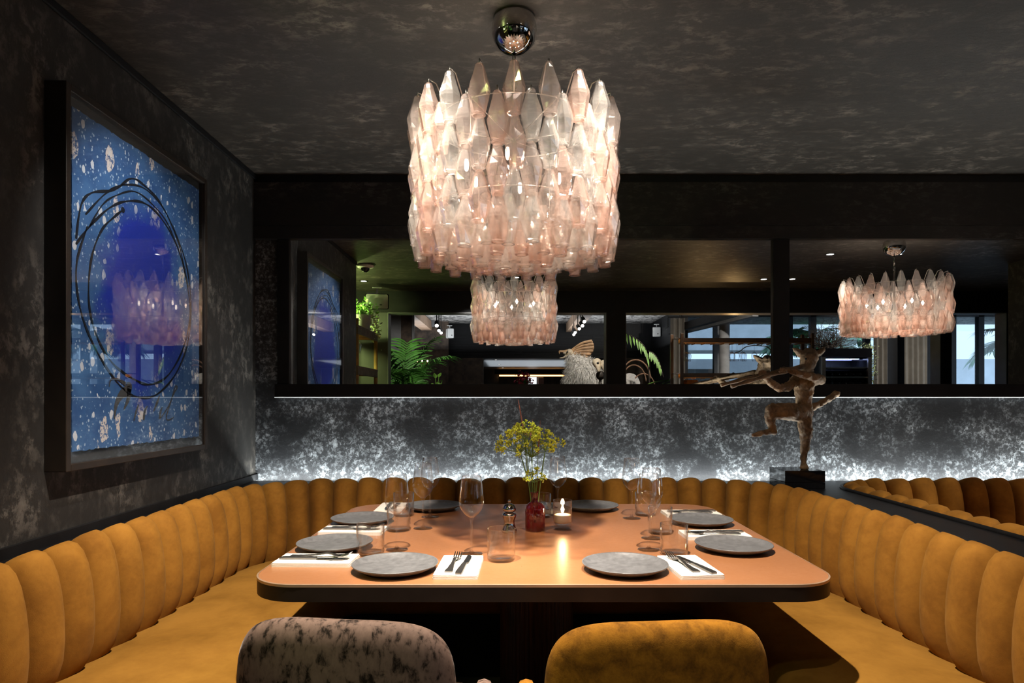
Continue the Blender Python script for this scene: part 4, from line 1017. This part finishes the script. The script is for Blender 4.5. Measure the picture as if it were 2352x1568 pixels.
pl = thing('kentia_palm', 'large green kentia palm mirrored in the left opening of the partition', 'palm', (-1.45, -1.35, 0))
for i, (dx, dy, dz, L_) in enumerate([(0.05, 0.15, 1, 0.95), (0.34, 0.1, 0.9, 0.95), (0.20, -0.1, 1, 1.0), (0.55, 0.2, 0.62, 0.9), (-0.2, 0.2, 1, 0.9), (0.62, -0.05, 0.35, 0.95), (0.40, 0.25, 0.5, 0.75), (0.1, 0.3, 0.8, 0.7), (-0.1, -0.2, 1, 0.8), (0.7, 0.1, 0.15, 0.8), (0.3, 0.3, 0.25, 0.7)]):
    frond(pl, (0.0, 0, 1.05 + 0.05 * (i % 3)), (dx, dy, dz), L_, 0.36, 0.030, 'leaf', i, 1.5, 22)
MB().tube([(0, 0, 0.0), (0.01, 0, 1.15)], [0.04, 0.03], 10).build('trunk', M['greywood'], pl, True)
MB().lathe([(0.0005, 0.0), (0.16, 0.0), (0.20, 0.36), (0.17, 0.36), (0.0005, 0.30)], 24).build('pot', M['greydark'], pl, True)
def broad_leaf(mb, p, d, L_, w, droop, seg=8):
    rows = []; q = Vector(p); dd = Vector(d).normalized(); side = dd.cross(Vector((0, 0, 1))).normalized()
    for i in range(seg + 1):
        t = i / seg; ww = w * math.sin(math.pi * (0.06 + 0.94 * t) ** 0.8) + 0.001
        up = side.cross(dd)
        rows.append([q + side * ww / 2 + up * ww * 0.12, q + side * ww / 4 + up * 0.02 * ww, q, q - side * ww / 4 + up * 0.02 * ww, q - side * ww / 2 + up * ww * 0.12])
        dd = (dd + Vector((0, 0, -droop / seg))).normalized(); q = q + dd * L_ / seg
    mb.grid(rows)
rp = thing('rubber_plant', 'bright round-leafed plant mirrored below the small left speaker', 'plant', VM(1000, 905, 9.5)); 
for i, (px, py) in enumerate([(1008, 866), (1000, 868), (1015, 876), (992, 880), (1010, 880), (985, 884), (1003, 885)]):
    q = VM(px, py, 9.5) - Vector(rp.location); mb = MB(); broad_leaf(mb, q, (0.3 * math.cos(i * 2), 0.3, 0.8 * math.sin(i + 1)), 0.085, 0.065, 0.4); mb.tube([(0, 0, -0.2), q], 0.003, 5); mb.build('leaf', M['leaf_bright'], rp, True)
tp = VM(1000, 905, 9.5); MB().box(-0.25, 0.25, -0.2, 0.2, -tp.z, -0.2).build('planter', M['greydark'], rp)
fp = thing('arching_fern', 'dark arching frond plant with hanging leaflets, mirrored right of the partition post', 'plant', VM(1492, 900, 8.6))
fo_ = Vector(fp.location)
P = spline([VM(1492, 900, 8.6) - fo_, VM(1489, 840, 8.6) - fo_, VM(1482, 800, 8.6) - fo_, VM(1462, 778, 8.6) - fo_, VM(1432, 762, 8.6) - fo_], 8)
MB().tube(P, [0.010 * (1 - 0.6 * i / len(P)) for i in range(len(P))], 6).build('stem', M['twig'], fp, True)
for k in range(11):
    p = P[-1 - k * 2]; mb = MB(); blade(mb, p, Vector((0.12, 0.3, -0.9)), Vector((0, 1, 0)), 0.13 + 0.03 * (k % 3), 0.028, 0.3); mb.build('leaflet', M['leaf_bright'], fp)
P2_ = spline([VM(1489, 806, 8.6) - fo_, VM(1502, 812, 8.6) - fo_, VM(1514, 832, 8.6) - fo_, VM(1524, 866, 8.6) - fo_], 8)
MB().tube(P2_, 0.006, 6).build('stem', M['twig'], fp, True)
for k in range(9):
    p = P2_[k * 2 + 3]; mb = MB(); blade(mb, p, Vector((-0.1, 0.3, -0.9)), Vector((0, 1, 0)), 0.11 + 0.03 * (k % 2), 0.028, 0.3); mb.build('leaflet', M['leaf_bright'], fp)
bl = thing('banana_plant', 'broad bright green leaves mirrored at the foot of the bar rack', 'plant', VM(1500, 915, 8.3)); bo = Vector(bl.location)
for (a_, d_, L_, w_) in (((1478, 888), (0.7, 0, 0.30), 0.40, 0.13), ((1515, 886), (0.8, 0.1, 0.55), 0.24, 0.07), ((1510, 892), (0.8, -0.1, 0.45), 0.26, 0.06), ((1525, 880), (0.6, 0.2, 0.5), 0.18, 0.06)):
    mb = MB(); broad_leaf(mb, VM(*a_, 8.3) - bo, d_, L_, w_, 0.35); mb.build('leaf', M['leaf_bright'], bl, True)
MB().lathe([(0.0005, -bo.z), (0.15, -bo.z), (0.18, -0.1), (0.0005, -0.1)], 20).build('pot', M['greydark'], bl, True)

# ---- feathered skeleton bird
OD = 9.2
ob = thing('skeleton_bird_sculpture', 'fluffy white bird sculpture with skull head and fanned feather crest, mirrored left of the post', 'sculpture', VM(1345, 930, OD)); oo_ = Vector(ob.location)
def O(px, py, dy=0.0): p = VM(px, py, OD + dy); return p - oo_
b = MB(); b.ball(O(1342, 858), 0.24, 10, 0.95); b.ball(O(1328, 838), 0.14, 8); b.ball(O(1352, 870), 0.22, 8); b.ball(O(1320, 868), 0.13, 8, 1.3)
limb(b, [O(1330, 835), O(1318, 822), O(1308, 816)], [0.09, 0.05, 0.032])
body = remeshed(b, 'body', 'feather', 0.02, ob, 2)
rr = random.Random(11); mb = MB()
vs_ = [v.co.copy() for v in body.data.vertices]; ns_ = [v.normal.copy() for v in body.data.vertices]
for _ in range(5200):
    i = rr.randrange(len(vs_)); p = vs_[i]; nrm = ns_[i]
    d = (nrm * 0.6 + Vector((rr.gauss(0, .35), rr.gauss(0, .35), -0.55 + rr.gauss(0, .35)))).normalized(); L_ = rr.uniform(0.05, 0.11); s = d.orthogonal().normalized() * 0.0028
    m_ = p + d * L_ * 0.55 + Vector((0, 0, -0.006)); e = p + d * L_ + Vector((0, 0, -0.03))
    mb.add([p - s, p + s, m_ + s, m_ - s, e], [(0, 1, 2, 3), (3, 2, 4)])
o = mb.build('plumage', M['feather'], ob); o['kind'] = 'stuff'
b = MB(); limb(b, [O(1310, 811), O(1304, 811), O(1296, 810)], [0.045, 0.036, 0.02]); b.ball(O(1308, 808), 0.05, 8, 0.9)
limb(b, [O(1302, 816), O(1294, 821), O(1286, 822)], [0.018, 0.013, 0.006])
remeshed(b, 'skull', 'bone', 0.006, ob, 1)
b = MB(); limb(b, [O(1302, 806), O(1293, 807), O(1285, 807), O(1285, 813)], [0.024, 0.017, 0.014, 0.004]); remeshed(b, 'beak', 'quill', 0.005, ob, 1)
MB().ball(O(1303, 808, -0.05), 0.012, 6).build('eye_socket', M['rubber'], ob, True)
for k in range(11):
    t = k / 10; e = O(1360 + 9 * math.sin(t * 3.1) - 10 * t, 782 + 38 * t, 0.06 * (k % 2)); s0 = O(1312, 803 + 12 * t)
    P = spline([s0, (s0 + e) / 2 + Vector((0, 0, 0.03 * (1 - t))), e], 6); rows = []
    for i, p in enumerate(P):
        u = i / (len(P) - 1); ww = 0.006 + 0.013 * u ** 0.7 * (1 if u < 0.93 else 0.6); tt = (P[min(i + 1, len(P) - 1)] - P[max(i - 1, 0)]).normalized(); s = tt.cross(Vector((0, 1, 0))).normalized()
        rows.append([p + s * ww, p + Vector((0, 0.008, 0)), p - s * ww])
    mb = MB(); mb.grid(rows); mb.build('crest_feather', M['quill'], ob)
for dx in (-0.06, 0.08): MB().tube([(dx, 0, -oo_.z + 0.0), (dx, 0.02, -oo_.z + 0.6), (dx * 0.8, 0, 0.2)], 0.02, 8).build('leg', M['bone'], ob, True)
sk = thing('skull_sculpture', 'pair of bleached animal skulls on a stand beside the bird sculpture', 'sculpture', VM(1378, 920, 8.62)); ko = Vector(sk.location)
def K(px, py, dy=0.0): return VM(px, py, 8.62 + dy) - ko
for (px, py) in ((1371, 832), (1387, 836)):
    b = MB(); b.ball(K(px, py), 0.062, 8, 0.9); limb(b, [K(px, py + 4, -0.02), K(px + 3, py + 12, -0.05), K(px + 4, py + 20, -0.07)], [0.05, 0.035, 0.02]); o = remeshed(b, 'skull', 'bone', 0.008, sk, 1)
    MB().ball(K(px + 2, py + 2, -0.06), 0.018, 6).build('eye_socket', M['rubber'], o, True)
MB().tube([K(1379, 862), (0, 0, 0), (0, 0, -ko.z)], 0.02, 8).build('stand', M['twig'], sk, True)
MB().ball(K(1379, 862), 0.06, 8).build('stand_head', M['twig'], sk, True)
# rope-handled drum / headdress beyond the post
hd = thing('rope_headdress', 'white domed headdress with twisted rope hoops, mirrored right of the post', 'sculpture', VM(1452, 915, 9.0)); ho = Vector(hd.location)
for cxp, cyp, rx, rz_, rt in ((1460, 872, 34, 46, 0.012), (1456, 878, 28, 40, 0.010), (1478, 890, 26, 32, 0.009)):
    pts = [VM(cxp + rx * math.cos(a), cyp - rz_ * math.sin(a), 9.0) - ho for a in [math.pi * (0.02 + 0.96 * i / 20) for i in range(21)]]
    MB().tube(pts, [rt * (0.8 + 0.2 * (i % 2)) for i in range(21)], 8).build('rope_hoop', M['rope'], hd, True)
MB().lathe([(0.15, -0.05), (0.145, 0.06), (0.11, 0.14), (0.06, 0.18), (0.0005, 0.19)], 24, VM(1446, 888, 9.1) - ho).build('dome', M['feather'], hd, True)
MB().lathe([(0.0005, -ho.z), (0.16, -ho.z), (0.16, 0.0), (0.0005, 0.05)], 20).build('stand', M['greydark'], hd, True)

# ---- hanging-glass bar rack
RD = 8.0; RY = 2 * YM - RD
rk = thing('bar_rack', 'dark timber bar rack with brass trays for hanging glasses, mirrored beside the post', 'rack', (1.98, RY, 0))
def rx(px): return (px - CX) * RD / F - 1.98
def rz2(py): return EYE - (py - CY) * RD / F
for px, dy in ((1551, -0.18), (1566, 0.0), (1866, 0.0), (1858, -0.18)):
    bevel(MB().box(rx(px) - 0.018, rx(px) + 0.018, dy - 0.018, dy + 0.018, 0, rz2(765)).build('post', M['rackwood'], rk), 0.003)
for pa, pb in ((776, 786), (857, 866)):
    MB().box(rx(1567), rx(1865), -0.012, 0.012, rz2(pb), rz2(pa)).build('front_beam', M['rackwood'], rk)
    MB().box(rx(1567), rx(1865), -0.20, -0.014, rz2(pb) - 0.008, rz2(pb) + 0.004).build('tray', M['brass'], rk)
    MB().box(rx(1567), rx(1865), -0.20, -0.19, rz2(pb), rz2(pa) - 0.005).build('back_beam', M['brass'], rk)
    MB().box(rx(1551), rx(1567), -0.19, -0.0, rz2(pa) - 0.006, rz2(pa) + 0.004).build('end_bar', M['steel'], rk)
    for k in range(13):
        x = rx(1575 + 22 * k)
        MB().box(x, x + 0.008, -0.18, -0.01, rz2(pb) - 0.020, rz2(pb) - 0.009).build('glass_rail', M['brass'], rk)
HG = [(1578, -0.05), (1584, -0.12), (1590, -0.17), (1683, -0.04), (1690, -0.12), (1697, -0.07), (1709, -0.05), (1717, -0.12), (1738, -0.08)]
HL = ['first', 'second', 'third', 'fourth', 'fifth', 'sixth', 'seventh', 'eighth', 'ninth']
for (px, dy), w in zip(HG, HL): hang_glass(rx(px) + 1.98, RY + dy, rz2(786) - 0.012, f'{w} wine glass from the left hanging from the upper tray of the bar rack')
ol = thing('hide_lantern', 'small amber hide lantern hanging below the bar rack', 'lantern', (rx(1592) + 1.98, RY - 0.10, rz2(868) - 0.02))
MB().lathe([(0.085, 0.0), (0.10, -0.03), (0.085, -0.10), (0.05, -0.16), (0.01, -0.17)], 8).build('lamp_shade', M['shade_orange'], ol)
MB().ball((0, 0, -0.07), 0.03, 8).build('bulb', M['ledbar'], ol, True)
br = thing('bare_branch', 'pale bare branch lying along the upper tray of the bar rack', 'branch', VM(1690, 812, RD + 0.1)); brl = Vector(br.location)
def BP(px, py): return VM(px, py, RD + 0.1) - brl
MB().tube(spline([BP(1688, 810), BP(1700, 806), BP(1712, 797), BP(1732, 793), BP(1748, 794), BP(1762, 796), BP(1772, 806)], 5), 0.006, 6).build('branch', M['greywood'], br, True)
MB().tube(spline([BP(1745, 794), BP(1752, 790), BP(1758, 788)], 4), 0.004, 6).build('side_twig', M['greywood'], br, True)

light('rack_light', 'POINT', (0.75, -0.10, rz2(781)), 6, (1, 0.62, 0.25), size=0.01, parent=rk); light('rack_light', 'POINT', (0.35, -0.10, rz2(861)), 6, (1, 0.62, 0.25), size=0.01, parent=rk)
# ---- glazed garden front
gz = struct('window_1', MB().box(XG + 0.15, 12, YG - 0.05, YG + 0.05, 0, 0.08), 'black')
for px in (1572, 1645, 1812, 1866, 1990, 2045, 2130, 2186, 2250, 2312):
    x = (px - CX) * 11.6 / F; w_ = 0.05 if px not in (2045, 2130) else 0.14
    struct('mullion', MB().box(x - w_, x + w_, YG - 0.05, YG + 0.05, 0.08, ZR), 'black' if px != 1645 else 'lining', gz)
struct('transom', MB().box(XG + 0.15, 12, YG - 0.05, YG + 0.05, ZR - 0.16, ZR), 'black', gz)
struct('glass_pane', MB().box(XG + 0.15, 12, YG - 0.006, YG + 0.006, 0.08, ZR - 0.16), 'wpane', gz)
struct('wall_garden_dark', MB().box((2036 - CX) * 11.5 / F, (2076 - CX) * 11.5 / F, YG + 0.05, YG + 0.12, 0, ZR), 'black')
struct('wall_garden_end', MB().box((2128 - CX) * 11.4 / F, (2170 - CX) * 11.4 / F, YG + 0.05, YG + 0.14, 0, ZR), 'black')
cx0 = (1664 - CX) * 10.6 / F
struct('column', MB().tube([(cx0, 2 * YM - 10.6, 0), (cx0, 2 * YM - 10.6, ZR)], 0.082, 24), 'concrete', None, True)
def curtain(px0, px1, D, label):
    x0, x1 = (px0 - CX) * D / F, (px1 - CX) * D / F; c = thing('curtain', label, 'curtain', ((x0 + x1) / 2, 2 * YM - D, 0)); w = x1 - x0; n_ = 60
    xs = [-w / 2 + w * i / n_ for i in range(n_ + 1)]
    mb = MB(); mb.grid([[(x, 0.035 * math.sin(x * 62 + 0.6 * math.sin(x * 17)), 0.02), (x, 0.035 * math.sin(x * 62 + 0.6 * math.sin(x * 17)), 2.62)] for x in xs]); o = mb.build('drape', M['curtain'], c, True)
    m = o.modifiers.new('solid', 'SOLIDIFY'); m.thickness = 0.004
    MB().tube([(-w / 2 - 0.05, 0, 2.64), (w / 2 + 0.05, 0, 2.64)], 0.012, 8).build('rail', M['rubber'], c)
curtain(1541, 1572, 11.2, 'beige curtain mirrored behind the left end of the bar rack')
curtain(2008, 2036, 11.3, 'pale beige curtain mirrored right of the wine fridge')
curtain(2076, 2130, 11.3, 'wide beige curtain mirrored left of the dark garden post')
# outside: pale building, planting
struct('wall_outside_far', MB().box(2.5, 16, -12.2, -12.0, 0, 2.4), 'extwall')
struct('wall_outside_upper', MB().box(2.5, 8.2, -11.2, -11.0, 2.55, 3.6), 'extwall')
struct('wall_outside_ledge', MB().box(2.5, 8.2, -10.9, -10.7, 2.48, 2.56), 'lining')
struct('wall_outside_pink', MB().box(9.4, 10.4, -9.0, -8.9, 0, 2.4), 'pink')
struct('door_1', MB().box(4.9, 5.9, -11.99, -11.93, 0, 2.1), 'greydark')
def garden_palm(label, loc, h_, n_, L_, seed, leaf=0.45, mat='leaf_out'):
    p = thing('garden_palm', label, 'palm', loc); rr = random.Random(seed)
    MB().tube([(0, 0, 0), (0.03, 0, h_)], [0.09, 0.07], 10).build('trunk', M['greywood'], p, True)
    for k in range(n_):
        a = 2 * math.pi * k / n_ + rr.uniform(-.2, .2)
        frond(p, (0.03, 0, h_), (math.cos(a), math.sin(a), rr.uniform(0.3, 1.1)), L_ * rr.uniform(0.85, 1.1), leaf, 0.045, mat, seed + k, 1.4, 20)
garden_palm('palm outside the glass, mirrored right of the mirror post', (6.35, -7.2, 0), 2.45, 13, 0.85, 40)
garden_palm('palm outside the glass, mirrored behind the twig arrangement', (8.05, -9.2, 0), 2.5, 12, 0.85, 60)
garden_palm('palm outside the glass, mirrored at the far right', (10.7, -6.4, 0), 2.3, 13, 1.2, 80)
garden_palm('low palm outside the glass, mirrored at the lower far right', (9.0, -5.6, 0), 0.9, 10, 0.75, 95, 0.3)

# ---- wine fridge with twigs on top
WD = 9.0
fx = [(px - CX) * WD / F for px in (1886, 2000)]; fz = [EYE - (py - CY) * WD / F for py in (800, 960)]
fr_ = thing('wine_fridge', 'black wine fridge with blue-lit glass door, mirrored behind the sculpture', 'fridge', ((fx[0] + fx[1]) / 2, 2 * YM - WD, fz[1])); W = fx[1] - fx[0]; H = fz[0] - fz[1]
hw = W / 2
def fpart(name, x0, x1, y0, y1, z0, z1, mat): return MB().box(x0, x1, y0, y1, z0, z1).build(name, M[mat], fr_)
fpart('side_panel', -hw, -hw + 0.03, -0.5, 0, 0, H, 'blackgloss'); fpart('side_panel', hw - 0.03, hw, -0.5, 0, 0, H, 'blackgloss')
fpart('back_panel', -hw, hw, -0.52, -0.5, 0, H, 'black'); fpart('top_panel', -hw, hw, -0.5, 0, H - 0.03, H, 'blackgloss'); fpart('base_panel', -hw, hw, -0.5, 0, 0, 0.03, 'blackgloss')
fpart('door_header', -hw, hw, 0, 0.03, H - 0.12, H, 'blackgloss'); fpart('door_stile', -hw, -hw + 0.05, 0, 0.03, 0, H - 0.12, 'steel'); fpart('door_stile', hw - 0.05, hw, 0, 0.03, 0, H - 0.12, 'steel')
fpart('door_glass', -hw + 0.05, hw - 0.05, 0.01, 0.016, 0.02, H - 0.12, 'wpane')
fpart('light_bar', -hw + 0.05, hw - 0.05, -0.45, -0.40, H - 0.14, H - 0.13, 'fridge_light')
for k, z in enumerate((0.20, 0.43, 0.555, 0.685)): fpart('shelf', -hw + 0.03, hw - 0.03, -0.45, -0.01, z, z + 0.02, 'steel')
fbase = Vector(fr_.location)
light('fridge_lamp', 'AREA', (0, -0.20, H - 0.135), 5, (0.5, 0.58, 1.0), size=W - 0.12, size_y=0.03, parent=fr_)
bot_me = MB().lathe([(0.0005, 0), (0.034, 0.0), (0.036, 0.01), (0.036, 0.20), (0.014, 0.25), (0.014, 0.30), (0.0005, 0.30)], 14).mesh('wine_bottle', True)
for row, z in ((0, 0.45), (1, 0.575)):
    for k in range(6):
        o = link('wine_bottle', bot_me, M['bottle']); o.location = fbase + Vector((-hw + 0.09 + k * (W - 0.18) / 5, -0.38, z + 0.036)); o.rotation_euler = (R(-90), 0, 0)
        tag(o, f'wine bottle lying on the {("lower", "middle")[row]} shelf of the fridge, {HL[k]} from the left', 'bottle', 'bottles in the wine fridge')
bk = thing('fridge_cabinet', 'dark cabinet carrying the wine fridge', 'cabinet', (fbase.x, fbase.y, 0))
bevel(MB().box(-hw - 0.05, hw + 0.05, -0.55, 0.04, 0, fz[1]).build('body', M['greydark'], bk), 0.004)
for s_ in (-1, 1): MB().box(min(0.005 * s_, s_ * (hw + 0.03)), max(0.005 * s_, s_ * (hw + 0.03)), 0.04, 0.055, 0.05, fz[1] - 0.04).build('door', M['black'], bk)
tw = thing('twig_arrangement', 'tangle of dark bare twigs standing on top of the wine fridge', 'branches', (fbase.x - 0.15, fbase.y - 0.2, fz[0]))
MB().lathe([(0.0005, 0), (0.07, 0), (0.08, 0.05), (0.0705, 0.05), (0.0005, 0.03)], 16).build('bowl', M['twig'], tw, True)
rr = random.Random(5); mb = MB()
for k in range(130):
    a = rr.uniform(0, 6.28); e = rr.uniform(0.1, 1.3); L_ = rr.uniform(0.25, 0.55); p = Vector((rr.gauss(0, 0.08), rr.gauss(0, 0.05), 0.03)); d = Vector((math.cos(a) * math.cos(e), math.sin(a) * math.cos(e) * 0.5, math.sin(e))); P = [p]
    for i in range(6):
        d = (d + Vector((rr.gauss(0, .25), rr.gauss(0, .2), rr.gauss(0, .25)))).normalized(); q = P[-1] + d * L_ / 6; q.z = max(0.01, q.z); P.append(q)
    mb.tube(P, [0.0045 - 0.0005 * i for i in range(7)], 4)
o = mb.build('twigs', M['twig'], tw); o['kind'] = 'stuff'
lb = thing('ivy_trail', 'pale ivy trailing down the right side of the wine fridge', 'plant', (fx[1] + 0.06, 2 * YM - WD - 0.1, fz[0])); leaf_blob(lb, (0, 0, -0.25), (0.03, 0.05, 0.16), 260, 0.03, 'leaf_white', 21); leaf_blob(lb, (-0.05, 0, 0.02), (0.06, 0.05, 0.02), 80, 0.03, 'leaf_white', 22)
MB().tube(spline([(-0.1, 0, 0.01), (0.0, 0, 0.0), (0.02, 0, -0.3), (0.0, 0, -0.6)], 5), 0.003, 5).build('stem', M['twig'], lb)

# ---- bright room beyond the far opening
Y3 = YF - 0.15; Y4 = 2 * YM - 20.0; z3 = EYE + 64 * 20 / F
struct('ceiling_far_room', MB().box(-3.2, XG + 0.2, Y4 - 0.1, Y3, zo + 0.02, zo + 0.12), 'lining')
struct('wall_far_room', MB().box(-3.2, XG + 0.2, Y4 - 0.1, Y4, 0, zo + 0.1), 'greydark')
struct('wall_far_room_right', MB().box(XG, XG + 0.2, Y4, Y3, 0, zo + 0.1), 'greydark')
def far_box(name, p0, p1, mat, th=0.06, D=19.9):
    a, b_ = VM(*p0, D), VM(*p1, D); return struct(name, MB().box(min(a.x, b_.x), max(a.x, b_.x), a.y, a.y + th, min(a.z, b_.z), max(a.z, b_.z)), mat)
far_box('trim_13', (1147, 861), (1296, 864), 'ledbar')
far_box('wall_far_dark_band', (1136, 846), (1310, 859), 'black')
far_box('wall_far_brown', (1146, 865), (1215, 890), 'corten'); far_box('wall_far_brown_right', (1248, 865), (1305, 890), 'corten')
far_box('window_2', (1213, 866), (1232, 890), 'window_far', 0.08); far_box('wall_far_pink', (1236, 868), (1249, 890), 'pink', 0.09)
fv = thing('red_flower_arrangement', 'red blossoms glimpsed in the bright far room', 'flowers', VM(1203, 900, 18)); leaf_blob(fv, VM(1203, 872, 18) - Vector(fv.location), (0.09, 0.09, 0.10), 160, 0.09, 'red', 31, name='blossoms'); leaf_blob(fv, VM(1206, 880, 18) - Vector(fv.location), (0.07, 0.07, 0.07), 80, 0.09, 'leaf', 32)
MB().lathe([(0.0005, -0.9), (0.12, -0.9), (0.15, -0.2), (0.08, 0.1), (0.0005, 0.1)], 16).build('vase', M['greydark'], fv, True)
for px, py, D, w in ((1139, 825, 15, 'nearest'), (1147, 838, 17, 'middle'), (1155, 851, 19, 'farthest')):
    p = VM(px, py, D); downlight(p.x, p.y, f'small {w} downlight in the ceiling of the bright far room', zo + 0.018)
wl = thing('wall_sconce', 'small lit wall lamp with three bulbs mirrored beside the kentia palm', 'wall lamp', VM(970, 832, 13.4)); wo = Vector(wl.location)
MB().box(-0.10, 0.10, -0.02, 0.0, -0.04, 0.02).build('bracket', M['brass'], wl)
for dx in (-0.11, 0.0, 0.11):
    MB().tube([(dx, 0.03, -0.06), (dx, 0.03, 0.0)], 0.010, 8).build('candle_tube', M['brass'], wl); MB().ball((dx, 0.03, 0.025), 0.018, 8).build('bulb', M['bulb'], wl, True)

# loose cutlery / prototypes are all placed; nothing is left hidden
